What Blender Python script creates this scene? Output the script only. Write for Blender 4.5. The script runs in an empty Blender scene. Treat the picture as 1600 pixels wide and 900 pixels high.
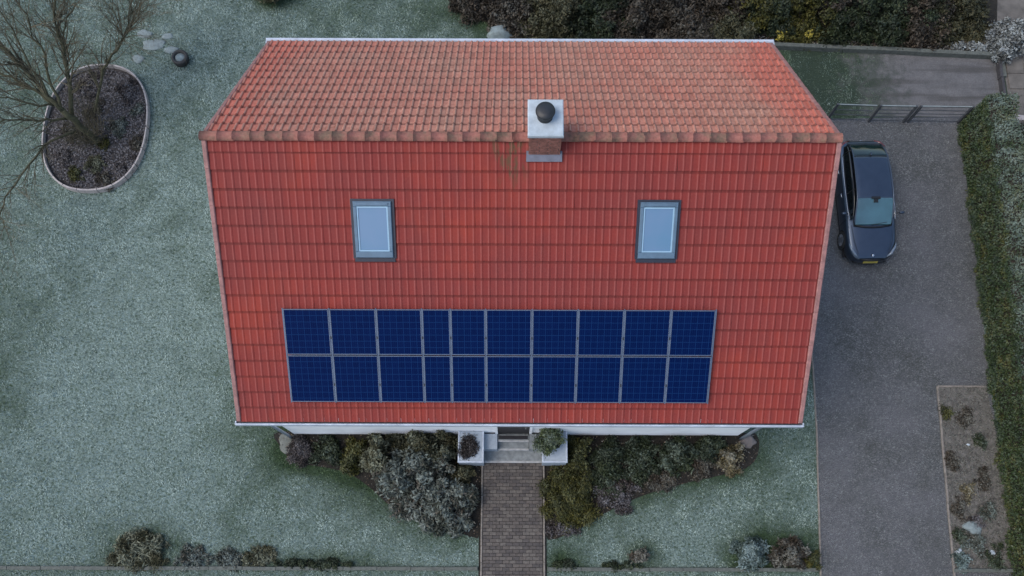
import bpy, math, random
import numpy as np
from mathutils import Vector, Matrix
random.seed(7); RNG = np.random.default_rng(11)
SC = bpy.context.scene; COL = SC.collection
R = math.radians

# ------------------------------------------------------------------ camera
F_PX, CXP, CYP = 1200.0, 800.0, 640.0
PHI, RHO, HC = math.atan(.2144), R(.2), 23.41
cd = bpy.data.cameras.new('camera'); cam = bpy.data.objects.new('camera', cd); COL.objects.link(cam)
cd.sensor_width = 36; cd.lens = F_PX / 1600 * 36; cd.shift_y = (CYP - 450) / 1600; cd.clip_end = 600
cam.matrix_world = Matrix.Translation((0, 0, HC)) @ Matrix.Rotation(PHI, 4, 'X') @ Matrix.Rotation(RHO, 4, 'Z')
SC.camera = cam
# ------------------------------------------------------------------ sky, sun, exposure
W = bpy.data.worlds.new('World'); SC.world = W; W.use_nodes = True
wn = W.node_tree; bg = wn.nodes['Background']; sky = wn.nodes.new('ShaderNodeTexSky')
sky.sky_type = 'NISHITA'; sky.sun_disc = False
SUN_EL, SUN_AZ = R(55), R(-105)            # azimuth from north, clockwise
sky.sun_elevation = SUN_EL; sky.sun_rotation = SUN_AZ
sky.air_density = 1.3; sky.dust_density = 3.0; sky.ozone_density = 1.2
wn.links.new(sky.outputs[0], bg.inputs[0]); bg.inputs[1].default_value = .13
sl = bpy.data.lights.new('sun', 'SUN'); sun = bpy.data.objects.new('sun', sl); COL.objects.link(sun)
sl.energy = .8; sl.angle = R(40); sl.color = (1, .95, .9)
sd = Vector((math.sin(SUN_AZ) * math.cos(SUN_EL), math.cos(SUN_AZ) * math.cos(SUN_EL), math.sin(SUN_EL)))
sun.rotation_euler = sd.to_track_quat('Z', 'Y').to_euler(); sun.location = (0, 0, 30)
SC.view_settings.view_transform = 'Standard'; SC.view_settings.look = 'None'
SC.view_settings.exposure = 0.85; SC.view_settings.gamma = 1

# ------------------------------------------------------------------ helpers
def P(px, py, z=0.0):
    """ground-survey helper: a point of the photograph to a place on a level plane"""
    x, y = px - CXP, -(py - CYP); c, s = math.cos(RHO), math.sin(RHO)
    x, y = c * x - s * y, s * x + c * y
    cp, sp = math.cos(PHI), math.sin(PHI)
    Y, D = y * cp + F_PX * sp, y * sp - F_PX * cp
    t = (z - HC) / D
    return Vector((x * t, Y * t, z))

class MB:
    def __init__(s): s.v = []; s.f = []; s.m = []
    def add(s, vs, fs, mi=0):
        o = len(s.v); s.v += [tuple(v) for v in vs]; s.f += [tuple(i + o for i in f) for f in fs]; s.m += [mi] * len(fs)
    def box(s, x0, x1, y0, y1, z0, z1, mi=0):
        s.add([(x0,y0,z0),(x1,y0,z0),(x1,y1,z0),(x0,y1,z0),(x0,y0,z1),(x1,y0,z1),(x1,y1,z1),(x0,y1,z1)],
              [(3,2,1,0),(4,5,6,7),(0,1,5,4),(1,2,6,5),(2,3,7,6),(3,0,4,7)], mi)
    def cbox(s, x0, x1, y0, y1, z0, z1, b=.01, mi=0):
        """box with a chamfered top edge"""
        s.add([(x0,y0,z0),(x1,y0,z0),(x1,y1,z0),(x0,y1,z0),
               (x0,y0,z1-b),(x1,y0,z1-b),(x1,y1,z1-b),(x0,y1,z1-b),
               (x0+b,y0+b,z1),(x1-b,y0+b,z1),(x1-b,y1-b,z1),(x0+b,y1-b,z1)],
              [(3,2,1,0),(8,9,10,11)] + [(i,(i+1)%4,4+(i+1)%4,4+i) for i in range(4)] + [(4+i,4+(i+1)%4,8+(i+1)%4,8+i) for i in range(4)], mi)
    def bar(s, a, b, w, h, mi=0, up=(0,0,1)):
        a, b = Vector(a), Vector(b); d = (b-a).normalized(); u = Vector(up)
        if abs(d.dot(u)) > .98: u = Vector((0,1,0))
        r = d.cross(u).normalized() * w/2; u = r.cross(d).normalized() * h/2
        s.add([a-r-u,a+r-u,a+r+u,a-r+u,b-r-u,b+r-u,b+r+u,b-r+u],
              [(0,1,2,3),(7,6,5,4),(0,4,5,1),(1,5,6,2),(2,6,7,3),(3,7,4,0)], mi)
    def tube(s, pts, rad, n=8, mi=0, cap=True):
        pts = [Vector(p) for p in pts]; vs = []; fs = []
        for i, p in enumerate(pts):
            d = (pts[min(i+1,len(pts)-1)] - pts[max(i-1,0)]).normalized()
            u = Vector((0,0,1)) if abs(d.z) < .9 else Vector((1,0,0))
            a = d.cross(u).normalized(); b = d.cross(a)
            for k in range(n):
                t = 2*math.pi*k/n; vs.append(p + (a*math.cos(t) + b*math.sin(t))*rad[i])
        for i in range(len(pts)-1):
            for k in range(n):
                k2 = (k+1) % n; fs.append((i*n+k, i*n+k2, (i+1)*n+k2, (i+1)*n+k))
        if cap: fs.append(tuple(range(n-1,-1,-1))); fs.append(tuple((len(pts)-1)*n+k for k in range(n)))
        s.add(vs, fs, mi)
    def lathe(s, prof, c=(0,0,0), n=24, mi=0):
        vs = [(c[0]+r*math.cos(2*math.pi*k/n), c[1]+r*math.sin(2*math.pi*k/n), c[2]+z) for r, z in prof for k in range(n)]
        fs = [(i*n+k, i*n+(k+1)%n, (i+1)*n+(k+1)%n, (i+1)*n+k) for i in range(len(prof)-1) for k in range(n)]
        s.add(vs, fs, mi)
    def mesh(s, name, mats, smooth=False):
        me = bpy.data.meshes.new(name); me.from_pydata(s.v, [], s.f)
        for m in (mats if isinstance(mats, (list, tuple)) else [mats]): me.materials.append(m)
        me.polygons.foreach_set('material_index', s.m)
        if smooth: me.polygons.foreach_set('use_smooth', [True]*len(s.f))
        me.update(); return me
    def obj(s, name, mats, parent=None, smooth=False, kind=None):
        return link(name, s.mesh(name, mats, smooth), parent, kind=kind)
def link(name, me, parent=None, loc=None, rot=None, kind=None):
    o = bpy.data.objects.new(name, me); COL.objects.link(o)
    if parent: o.parent = parent
    if loc is not None: o.location = loc
    if rot is not None: o.rotation_euler = rot
    if kind: o['kind'] = kind
    return o
def thing(name, label, cat, loc=(0,0,0), rz=0, group=None):
    o = bpy.data.objects.new(name, None); COL.objects.link(o); o.empty_display_size = .2
    o.location = loc; o.rotation_euler = (0,0,rz); o['label'] = label; o['category'] = cat
    if group: o['group'] = group
    return o
def tag(o, label, cat, group=None):
    o['label'] = label; o['category'] = cat
    if group: o['group'] = group
    return o
def np_mesh(name, co, faces, mat, attrs=None, smooth=False):
    """fast mesh from arrays; faces all of one size"""
    me = bpy.data.meshes.new(name); nf, k = faces.shape
    me.vertices.add(len(co)); me.vertices.foreach_set('co', co.astype(np.float32).ravel())
    me.loops.add(nf*k); me.loops.foreach_set('vertex_index', faces.astype(np.int32).ravel())
    me.polygons.add(nf); me.polygons.foreach_set('loop_start', np.arange(0, nf*k, k, dtype=np.int32))
    if smooth: me.polygons.foreach_set('use_smooth', np.ones(nf, bool))
    me.materials.append(mat)
    for nm, (dom, arr) in (attrs or {}).items():
        a = me.attributes.new(nm, 'FLOAT', dom); a.data.foreach_set('value', arr.astype(np.float32))
    me.update(calc_edges=True); return me

# ------------------------------------------------------------------ materials
class NT:
    def __init__(s, name):
        s.m = bpy.data.materials.new(name); s.m.use_nodes = True; s.t = s.m.node_tree
        s.b = s.t.nodes['Principled BSDF']; s.pos = None
    def n(s, ty, **kw):
        x = s.t.nodes.new(ty)
        for k, v in kw.items(): setattr(x, k, v)
        return x
    def l(s, a, b): s.t.links.new(a, b)
    def P(s, obj=False):
        if obj: return s.n('ShaderNodeTexCoord').outputs['Object']
        return s.n('ShaderNodeNewGeometry').outputs['Position']
    def noise(s, scale, detail=4, rough=.55, vec=None, stretch=None, dist=0):
        x = s.n('ShaderNodeTexNoise'); x.inputs['Scale'].default_value = scale
        x.inputs['Detail'].default_value = detail; x.inputs['Roughness'].default_value = rough; x.inputs['Distortion'].default_value = dist
        v = vec or s.P()
        if stretch:
            mp = s.n('ShaderNodeMapping'); mp.inputs['Scale'].default_value = stretch; s.l(v, mp.inputs[0]); v = mp.outputs[0]
        s.l(v, x.inputs['Vector']); return x.outputs['Fac']
    def ramp(s, fac, stops):
        x = s.n('ShaderNodeValToRGB'); e = x.color_ramp.elements
        while len(e) < len(stops): e.new(.5)
        for i, (p, c) in enumerate(stops):
            e[i].position = p; e[i].color = (c, c, c, 1) if isinstance(c, (int, float)) else (*c, 1)
        s.l(fac, x.inputs[0]); return x.outputs[0]
    def mix(s, fac, a, b, mode='MIX'):
        x = s.n('ShaderNodeMix', data_type='RGBA', blend_type=mode)
        for inp, v in ((x.inputs[0], fac), (x.inputs[6], a), (x.inputs[7], b)):
            if isinstance(v, (int, float)): inp.default_value = v if inp == x.inputs[0] else (v, v, v, 1)
            elif isinstance(v, tuple): inp.default_value = (*v, 1)
            else: s.l(v, inp)
        return x.outputs[2]
    def math(s, op, a, b=0.0):
        x = s.n('ShaderNodeMath', operation=op)
        for i, v in enumerate((a, b)):
            if isinstance(v, (int, float)): x.inputs[i].default_value = v
            else: s.l(v, x.inputs[i])
        x.use_clamp = False; return x.outputs[0]
    def attr(s, name): return s.n('ShaderNodeAttribute', attribute_name=name).outputs['Fac']
    def bump(s, h, strength, dist=.02):
        x = s.n('ShaderNodeBump'); x.inputs['Strength'].default_value = strength; x.inputs['Distance'].default_value = dist
        s.l(h, x.inputs['Height']); s.l(x.outputs[0], s.b.inputs['Normal'])
    def out(s, col, rough=.8, metal=0, coat=0, spec=.5):
        if isinstance(col, tuple): s.b.inputs['Base Color'].default_value = (*col, 1)
        else: s.l(col, s.b.inputs['Base Color'])
        if isinstance(rough, (int, float)): s.b.inputs['Roughness'].default_value = rough
        else: s.l(rough, s.b.inputs['Roughness'])
        s.b.inputs['Metallic'].default_value = metal; s.b.inputs['Coat Weight'].default_value = coat
        s.b.inputs['Specular IOR Level'].default_value = spec
        return s.m
def simple(name, c, rough=.7, var=.25, sc=6, bump=.15, metal=0, coat=0, spec=.5, dist=.01):
    t = NT(name); f = t.noise(sc, 6, .6)
    col = t.ramp(f, [(.3, tuple(v*(1-var) for v in c)), (.7, tuple(min(1, v*(1+var)) for v in c))])
    t.bump(t.noise(sc*9, 3), bump, dist)
    return t.out(col, rough, metal, coat, spec)

FROST = (.40, .50, .52)
def leaf_mat(name, c0, c1, c2, frost=FROST, rough=.65):
    t = NT(name); col = t.ramp(t.attr('tint'), [(.0, c0), (.5, c1), (1, c2)])
    col = t.mix(t.attr('frost'), col, frost)
    return t.out(col, rough, spec=.3)

# roof tiles: the same clay, cleaner to the south, lichen-grown and frosted to the north
def tile_mat(name, north, shade_dirt=0.0, sheen=0.0):
    t = NT(name)
    if not north:
        big = t.noise(.55, 4, .6); mid = t.noise(3.0, 5, .65, stretch=(1, .25, .25)); fine = t.noise(22, 3, .6)
        col = t.ramp(big, [(.30, (.165, .030, .028)), (.5, (.182, .030, .026)), (.68, (.225, .035, .025))])
        col = t.mix(t.ramp(mid, [(.42, 0.), (.75, .5)]), col, (.13, .036, .034))
        col = t.mix(t.ramp(fine, [(.5, 0.), (.8, .2)]), col, (.27, .085, .072))
        geo = t.n('ShaderNodeSeparateXYZ'); t.l(t.P(), geo.inputs[0])
        g = t.ramp(t.math('ABSOLUTE', t.math('SUBTRACT', geo.outputs[0], .2)), [(.1, 0.), (.995, 0.), (1, 0.)])
        # moss trickling from the ridge by the chimney
        near = t.math('SUBTRACT', 1.0, t.math('MULTIPLY', t.math('ABSOLUTE', t.math('ADD', geo.outputs[0], .05)), 1.6))
        up = t.ramp(t.math('MULTIPLY', t.math('SUBTRACT', geo.outputs[2], 7.2), 1.3), [(.1, 0.), (.9, 1.)])
        mo = t.math('MULTIPLY', t.math('MULTIPLY', near, up), t.ramp(t.noise(5, 4, .7, stretch=(1.6, .4, .4)), [(.42, 0.), (.6, 1.)]))
        col = t.mix(t.ramp(mo, [(.1, 0.), (.5, .8)]), col, (.07, .055, .03))
        rough = .62
    else:
        geo = t.n('ShaderNodeSeparateXYZ'); t.l(t.P(), geo.inputs[0])
        big = t.noise(.5, 5, .65); fine = t.noise(9, 5, .7); sp = t.noise(30, 2, .5)
        base = t.ramp(fine, [(.3, (.31, .085, .060)), (.7, (.43, .13, .095))])
        lich = t.ramp(fine, [(.3, (.235, .105, .075)), (.55, (.34, .172, .13)), (.75, (.43, .25, .19))])
        edge = t.math('ABSOLUTE', t.math('SUBTRACT', geo.outputs[0], .19))
        ef = t.ramp(t.math('ADD', t.math('MULTIPLY', edge, .142), t.math('MULTIPLY', t.math('SUBTRACT', big, .5), .22)), [(.80, 0.), (.93, 1.)])
        f2 = t.ramp(big, [(.35, 1.), (.62, .45)])
        lf = t.math('MULTIPLY', t.math('SUBTRACT', 1.0, ef), f2)
        col = t.mix(lf, base, lich)
        col = t.mix(t.ramp(sp, [(.62, 0.), (.72, .5)]), col, (.42, .36, .28))
        rough = .8
    rnd = t.math('FRACT', t.math('ADD', t.n('ShaderNodeNewGeometry').outputs['Random Per Island'], t.n('ShaderNodeObjectInfo').outputs['Random']))
    k = .045 if not north else .11
    col = t.mix(1.0, col, t.ramp(rnd, [(0, 1-k), (.5, 1.), (.93, 1+k), (1, 1-2*k)]), 'MULTIPLY')
    if shade_dirt: col = t.mix(shade_dirt, col, (.050, .014, .012))  # row shade and dirt mixed into the tile colour
    if sheen: col = t.mix(sheen, col, (.50, .34, .26) if north else (.30, .105, .095))  # rib highlight mixed into the tile colour
    t.bump(t.noise(60, 3), .25, .004)
    return t.out(col, rough, spec=.35 if north else .12)
M_TF, M_TN = tile_mat('clay_tile_south', False), tile_mat('clay_tile_north', True)
M_TFd, M_TNd = tile_mat('tile_edge_shade_dirt_south', False, .6), tile_mat('tile_edge_shade_dirt_north', True, .6)  # lips: row shadow line painted in together with dirt
M_TFj, M_TNj = tile_mat('tile_lap_shade_dirt_south', False, .34), tile_mat('tile_lap_shade_dirt_north', True, .54)  # laps: darker band paints the course gap shadow plus dirt
M_TFw, M_TNw = tile_mat('tile_crest_sheen_south', False, 0, .38), tile_mat('tile_crest_sheen_north', True, 0, .5)  # crests: paler colour paints the highlight along each rib
def ridge_mat():
    t = NT('mossy_ridge'); f = t.noise(1.6, 5, .7); g = t.noise(14, 4, .7)
    col = t.ramp(g, [(.3, (.20, .066, .054)), (.7, (.28, .112, .092))])
    ms = t.ramp(g, [(.3, (.055, .042, .028)), (.7, (.135, .095, .064))])
    col = t.mix(t.ramp(f, [(.42, .10), (.60, .85)]), col, ms)
    t.bump(g, .6, .02); return t.out(col, .85)
M_RIDGE = ridge_mat()
M_VERGE = simple('pale_pink_verge', (.23, .115, .108), .7, .3, 7, .2)
M_WHITE = simple('white_render', (.76, .79, .83), .8, .08, 1.5, .05)
M_WHPL = NT('stained_white_plinth')
_f = M_WHPL.noise(1.7, 5, .6); _g = M_WHPL.noise(9, 5, .7)
M_WHPL.bump(_g, .2, .01)
M_WHPL = M_WHPL.out(M_WHPL.mix(M_WHPL.ramp(_g, [(.45, 0.), (.75, .5)]), (.29, .34, .40), (.16, .20, .235)), .8)
M_GUTW = simple('white_gutter', (.38, .43, .51), .5, .22, 2.5, .1)
M_GUTD = simple('gutter_dark_inside', (.022, .022, .03), .6, .5, 12, .6)  # dark strip along the inside of the gutter
M_PLINTH = simple('dark_plinth', (.035, .035, .04), .9, .3)
M_DOOR = simple('dark_door', (.012, .012, .015), .4)
M_GLASS = simple('dark_window_glass', (.02, .03, .04), .05, .1, 1, 0)
M_STONE = simple('step_stone', (.17, .19, .20), .8, .3, 7, .3)
M_NOSE = simple('step_nosing', (.30, .31, .32), .8, .25, 9, .3)
M_CAP = simple('frosted_chimney_cap', (.34, .40, .45), .8, .22, 5, .3)
M_COWL = simple('black_metal_cowl', (.012, .014, .018), .5, .3, 12, .1)
M_BRICK = simple('chimney_brick', (.22, .10, .08), .85, .45, 9, .4)
M_MORTAR = simple('mortar', (.22, .18, .16), .9, .2)
M_LEAD = simple('lead_flashing', (.11, .12, .16), .6, .2)
M_ALU = simple('panel_frame_alu', (.085, .115, .17), .45, .12, 6, .03, metal=.3)
M_RAIL = simple('mounting_rail', (.12, .14, .18), .5, .1, 6, .03, metal=.4)
M_SKF = simple('skylight_frame_grey', (.075, .13, .19), .5, .15, 5, .05)
M_SKD = simple('skylight_flashing_dark', (.012, .016, .03), .5, .2, 5, .05)
M_SKI = simple('skylight_inner_edge', (.22, .36, .48), .5, .06, 5, .05)
def sk_glass():
    t = NT('skylight_blue_pane'); f = t.noise(1.2, 2)
    return t.out(t.ramp(f, [(.35, (.10, .18, .29)), (.65, (.08, .175, .28))]), .12, coat=.5, spec=.8)  # muted blue base colour across the pane
M_SKG = sk_glass()
def cell_mat():
    t = NT('solar_cells'); v = t.P(True)
    b = t.n('ShaderNodeTexBrick'); b.offset = 0; b.squash = 1
    t.l(v, b.inputs['Vector'])
    b.inputs['Color1'].default_value = (.0008, .006, .041, 1); b.inputs['Color2'].default_value = (.001, .0075, .048, 1)
    b.inputs['Mortar'].default_value = (.004, .022, .085, 1); b.inputs['Scale'].default_value = 1
    b.inputs['Mortar Size'].default_value = .0075; b.inputs['Brick Width'].default_value = .156; b.inputs['Row Height'].default_value = .156
    b.inputs['Mortar Smooth'].default_value = .1
    b2 = t.n('ShaderNodeTexBrick'); b2.offset = 0; t.l(v, b2.inputs['Vector'])
    for k in ('Color1', 'Color2'): b2.inputs[k].default_value = (0, 0, 0, 1)
    b2.inputs['Mortar'].default_value = (1, 1, 1, 1); b2.inputs['Scale'].default_value = 1; b2.inputs['Mortar Size'].default_value = .003
    b2.inputs['Brick Width'].default_value = .052; b2.inputs['Row Height'].default_value = .156
    col = t.mix(t.math('MULTIPLY', b2.outputs[0], .45), b.outputs[0], (.006, .022, .075))
    return t.out(col, .4, coat=.0, spec=.03)
M_CELL = cell_mat()
# ground
def ground_mat(name, green, frost):
    t = NT(name); g = t.noise(9, 6, .7); f2 = t.noise(40, 3, .6)
    col = t.ramp(g, [(.3, tuple(v*.6 for v in green)), (.7, tuple(v*1.25 for v in green))])
    f3 = t.noise(13, 4, .75, dist=.6)
    col = t.mix(t.math('MULTIPLY', t.attr('frost'), t.math('MULTIPLY', t.ramp(f2, [(.3, .5), (.7, 1.)]), t.ramp(f3, [(.36, .12), (.6, 1.25)]))), col, frost)
    t.bump(f2, .8, .04); return t.out(col, .95, spec=.1)
M_LAWN = ground_mat('frosted_lawn', (.026, .046, .022), (.20, .265, .255))
M_FAR = simple('far_field', (.06, .09, .06), .95, .3, .6, .5)
M_GRASS = leaf_mat('grass_blades', (.024, .045, .020), (.050, .084, .040), (.085, .120, .062), (.31, .40, .39), .8)
def gravel_mat():
    t = NT('driveway_chippings'); v = t.n('ShaderNodeTexVoronoi'); v.inputs['Scale'].default_value = 34; t.l(t.P(), v.inputs['Vector'])
    sep = t.n('ShaderNodeSeparateColor'); t.l(v.outputs['Color'], sep.inputs[0])
    col = t.ramp(sep.outputs[0], [(.0, (.046, .050, .052)), (.55, (.092, .099, .103)), (.85, (.135, .145, .150)), (1, (.22, .23, .23))])
    big = t.noise(.35, 5, .65); mid = t.noise(1.7, 6, .7)
    col = t.mix(t.ramp(mid, [(.35, .5), (.62, 0.)]), col, (.040, .042, .040))
    g3 = t.noise(6.5, 5, .75); col = t.mix(t.ramp(g3, [(.3, .55), (.6, 0.)]), col, (.045, .048, .050))
    col = t.mix(t.ramp(big, [(.38, 0.), (.62, .42)]), col, (.140, .142, .162))
    t.bump(v.outputs['Distance'], .9, .03); return t.out(col, .85, spec=.3)
M_DRIVE = gravel_mat()
M_CHIP = leaf_mat('stone_chip', (.030, .033, .034), (.090, .097, .102), (.23, .24, .25), FROST, .75)
def back_mat():
    t = NT('back_yard_paving'); v = t.P(); n1 = t.noise(2.2, 6, .7); n2 = t.noise(26, 3, .6)
    col = t.ramp(n1, [(.3, (.085, .086, .092)), (.7, (.135, .135, .142))])
    col = t.mix(t.ramp(n2, [(.35, .4), (.65, 0.)]), col, (.04, .042, .040))
    st = t.noise(.6, 4, .6, stretch=(.35, 3.2, 1)); col = t.mix(t.ramp(st, [(.50, 0.), (.62, .55)]), col, (.035, .034, .032))
    x = t.n('ShaderNodeSeparateXYZ'); t.l(v, x.inputs[0])
    f = t.math('ADD', t.math('MULTIPLY', x.outputs[0], .25), t.math('MULTIPLY', t.math('SUBTRACT', n1, .5), 1.3))
    col = t.mix(t.ramp(t.math('SUBTRACT', f, 2.6), [(.2, 1.), (.8, 0.)]), col, (.020, .034, .022))
    t.bump(n2, .5, .02); return t.out(col, .85, spec=.3)
M_BACKPAVE = back_mat()
M_ROADP = simple('street_paving', (.095, .088, .080), .85, .35, 2.5, .4)
M_SOIL = simple('bed_soil', (.014, .012, .009), .95, .5, 8, .9, dist=.05)
M_SOILF = simple('frosty_bed_soil', (.048, .044, .046), .95, .6, 7, .9, dist=.05)
M_SOILB = simple('leafy_bed_soil', (.115, .110, .102), .95, .5, 5, .9, dist=.05)
M_PAVER = []
for i, c in enumerate([(.064, .056, .052), (.078, .068, .062), (.054, .048, .047), (.088, .079, .072)]):
    M_PAVER.append(simple('clay_paver_%s' % 'abcd'[i], c, .8, .3, 14, .4))
M_KERB = simple('kerb_stone', (.16, .145, .13), .85, .3, 10, .4)
M_KERBF = simple('frosted_kerb', (.075, .085, .078), .85, .3, 10, .4)
M_RING = simple('frosted_ring_edge', (.30, .28, .28), .8, .25, 12, .3)
M_STEP = simple('frosted_stepping_stone', (.155, .195, .205), .9, .25, 9, .5)
M_METAL = simple('dark_gate_metal', (.048, .053, .060), .55, .3)
M_GATEF = simple('frosted_gate_rail', (.17, .20, .205), .7, .2)
M_BARK = simple('lichen_bark', (.060, .060, .034), .95, .5, 14, .8, dist=.02)
M_TWIG = simple('olive_twig', (.078, .070, .046), .95, .4, 20, .3)
M_STEM = simple('dark_stem', (.035, .028, .022), .95, .4, 20, .3)
M_POT = simple('black_pot', (.015, .016, .018), .7, .3)

# ------------------------------------------------------------------ house geometry constants
X0, X1 = -6.96, 7.34
YF, YR, YB, ZE, ZR = 3.778, 9.512, 14.603, 4.41, 7.985
AF, AB = math.atan2(ZR-ZE, YR-YF), math.atan2(ZR-ZE, YB-YR)
LF, LB = math.hypot(ZR-ZE, YR-YF), math.hypot(ZR-ZE, YB-YR)
WX0, WX1, WY0, WY1 = -6.70, 6.95, 4.20, 14.20

# shrubs are listed first so that the frost can keep clear of them: (px, py, rx, ry) of their ground print
BUSH_PRINTS = []
def vnoise(x, y, sc, seed):
    g = np.random.default_rng(seed).random((257, 257)); u, v = x/sc+500.3, y/sc+500.7
    i, j = np.floor(u).astype(int), np.floor(v).astype(int); a, b = u-i, v-j; a = a*a*(3-2*a); b = b*b*(3-2*b)
    w = lambda p, q: g[(i+p) % 257, (j+q) % 257]
    return (w(0,0)*(1-a)+w(1,0)*a)*(1-b) + (w(0,1)*(1-a)+w(1,1)*a)*b
def frost_field(x, y):
    """hoar frost: thick on the open lawn, thin in the shelter of house, shrubs and hedge"""
    f = .74 + .30*(vnoise(x, y, 2.6, 21)-.5) + .30*(vnoise(x, y, 1.0, 2)-.5) + .32*(vnoise(x, y, .38, 3)-.5)
    dx = np.maximum(np.maximum(WX0-x, x-WX1), 0); dy = np.maximum(np.maximum(WY0-y, y-WY1), 0)
    d = np.hypot(dx, dy); f = f - .40*np.exp(-(d/1.5)**2)
    f = f + .20*np.exp(-((x+11.5)/3.6)**2)*np.exp(-((y-7)/6.)**2)
    f = np.where(x > 7.6, f - .10, f)
    f = f - .55*np.clip((x-1)/3, 0, 1)*(y > 12.5)                  # less frost to the right behind the house
    f = f - .22*np.exp(-((x+7.4)/1.5)**2)*np.exp(-((y-9)/5.)**2)
    f = f + .10*np.exp(-((x+12.5)/3.)**2)*np.exp(-((y-4)/4.)**2)
    f = np.where((y > 14.5) & (x > -3) & (x <= 2), f - .25*(x+3)/5, f)
    f = f - .25*np.exp(-((x-.3)/7)**2)*(y > 14)*.6
    for (cx, cy, rx, ry) in BUSH_PRINTS:
        q = np.hypot((x-cx)/(rx+.35), (y-cy)/(ry+.35)); f = f - .62*np.exp(-(q/1.0)**4)
    f = np.where((x < -14.6) & (y > 4) & (y < 9), f-.12, f)
    f = np.where((y < .12), .62, f)
    return np.clip(f, .02, .98)

def pip(x, y, poly):
    ins = np.zeros(x.shape, bool); n = len(poly)
    for i in range(n):
        x1, y1 = poly[i][0], poly[i][1]; x2, y2 = poly[(i+1) % n][0], poly[(i+1) % n][1]
        if y1 == y2: continue
        c = ((y1 > y) != (y2 > y)) & (x < (x2-x1)*(y-y1)/(y2-y1)+x1); ins ^= c
    return ins
def sheet(name, poly, z, mat, kind='structure', parent=None, hump=0):
    import mathutils.geometry as mg
    pts = [Vector((p[0], p[1], 0)) for p in poly]
    tris = mg.tessellate_polygon([pts]); m = MB()
    m.add([(p.x, p.y, z) for p in pts], [tuple(t) for t in tris])
    me = m.mesh(name, mat)
    if me.polygons[0].normal.z < 0: me.flip_normals()
    return link(name, me, parent, kind=kind)
def smooth_poly(pts, k=5):
    """closed Catmull-Rom"""
    out = []; n = len(pts)
    for i in range(n):
        a, b, c, d = (Vector(pts[(i+j) % n][:2]) for j in (-1, 0, 1, 2))
        for q in range(k):
            t = q/k; out.append(.5*((2*b) + (c-a)*t + (2*a-5*b+4*c-d)*t*t + (-a+3*b-3*c+d)*t**3))
    return out

# ------------------------------------------------------------------ ground layout
def PP(l, z=0): return [P(a, b, z) for a, b in l]
drive_poly = [(9.22,-8), (9.23,0), (9.47,4.44), (9.55,9), (9.5,15.1), (16.3,15.3), (16.3,14.9), (15.12,14.9), (15.1,10), (15.0,6.05), (15.2,-8)]
back_poly = [(9.6,15.25), (16.65,15.25), (16.72,17.62), (9.6,17.95)]
street_poly = [(16.95,-8), (16.9,22), (40,22), (40,-8)]
left_bed = smooth_poly(PP([(440,672),(440,700),(462,722),(505,730),(545,740),(578,762),(612,792),(655,813),(705,826),(756,832),(756,690),(600,672)]), 4)
right_bed = smooth_poly(PP([(846,690),(846,834),(900,828),(945,802),(1000,776),(1060,758),(1120,744),(1165,732),(1184,710),(1182,680),(1150,672),(980,672)]), 4)
left_bed = [Vector((min(p.x, -.95), min(p.y, 4.3))) for p in left_bed]
right_bed = [Vector((max(p.x, 1.03), min(p.y, 4.3))) for p in right_bed]
corner_bed = PP([(1464,604),(1540,604),(1600,888),(1488,888)])
ring_c = P(153, 202); RRX, RRY = 1.74, 2.36
hedge_soil = PP([(690,-60),(700,0),(770,22),(840,52),(960,66),(1210,73),(1400,82),(1556,90),(1560,-60)])
def in_ring(x, y, k=1.0): return (np.abs((x-ring_c.x)/RRX)**2.35 + np.abs((y-ring_c.y)/RRY)**2.35) < k

sheet('ground', [(-150,-150), (150,-150), (150,150), (-150,150)], -.03, M_FAR)
def S(cx, cy, rx, ry): c = P(cx, cy); return (c.x, c.y, rx/50., ry/50.)
BUSH_PRINTS += [S(470,705,26,18), S(545,715,40,22), S(620,745,75,55), S(712,790,50,50), S(895,775,60,62), S(1000,745,75,30), S(1120,720,50,22),
                S(1177,868,30,28), S(1245,868,42,28), S(1003,875,18,18), S(217,868,58,34), S(500,888,80,10), S(880,886,30,12), S(1080,12,420,52), S(900,45,110,22), S(430,-8,30,16)]
# lawn sheet with frost stored per vertex
gx, gy = np.meshgrid(np.arange(-34, 17.05, .2), np.arange(-12, 34, .2)); nx, ny = gx.shape[1], gx.shape[0]
co = np.stack([gx.ravel(), gy.ravel(), np.zeros(gx.size)], 1)
idx = np.arange(gx.size).reshape(ny, nx)
fc = np.stack([idx[:-1,:-1], idx[:-1,1:], idx[1:,1:], idx[1:,:-1]], -1).reshape(-1, 4)
link('lawn', np_mesh('lawn', co, fc, M_LAWN, {'frost': ('POINT', frost_field(co[:,0], co[:,1]))}), kind='structure')
sheet('driveway', drive_poly, .012, M_DRIVE)
sheet('back_yard', back_poly, .009, M_BACKPAVE)
sheet('street', street_poly, .006, M_ROADP)
sheet('flower_bed_soil', left_bed, .010, M_SOIL)
sheet('flower_bed_soil', right_bed, .010, M_SOIL)
sheet('corner_bed_soil', corner_bed, .018, M_SOILB)
sheet('hedgerow_soil', hedge_soil, .008, M_SOIL)

def far_from_lawn(x, y):
    bad = pip(x, y, drive_poly) | (pip(x, y, back_poly) & (x > 13.4)) | (x > 16.9) | pip(x, y, left_bed) | pip(x, y, right_bed) | pip(x, y, corner_bed) | pip(x, y, hedge_soil)
    bad |= in_ring(x, y, 1.05) | ((x > WX0) & (x < WX1) & (y > WY0) & (y < WY1)) | ((x > -1.03) & (x < 1.1) & (y < 4.3)) | ((x > 14.9) & (x < 16.2) & (y < 15))
    return bad
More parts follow.
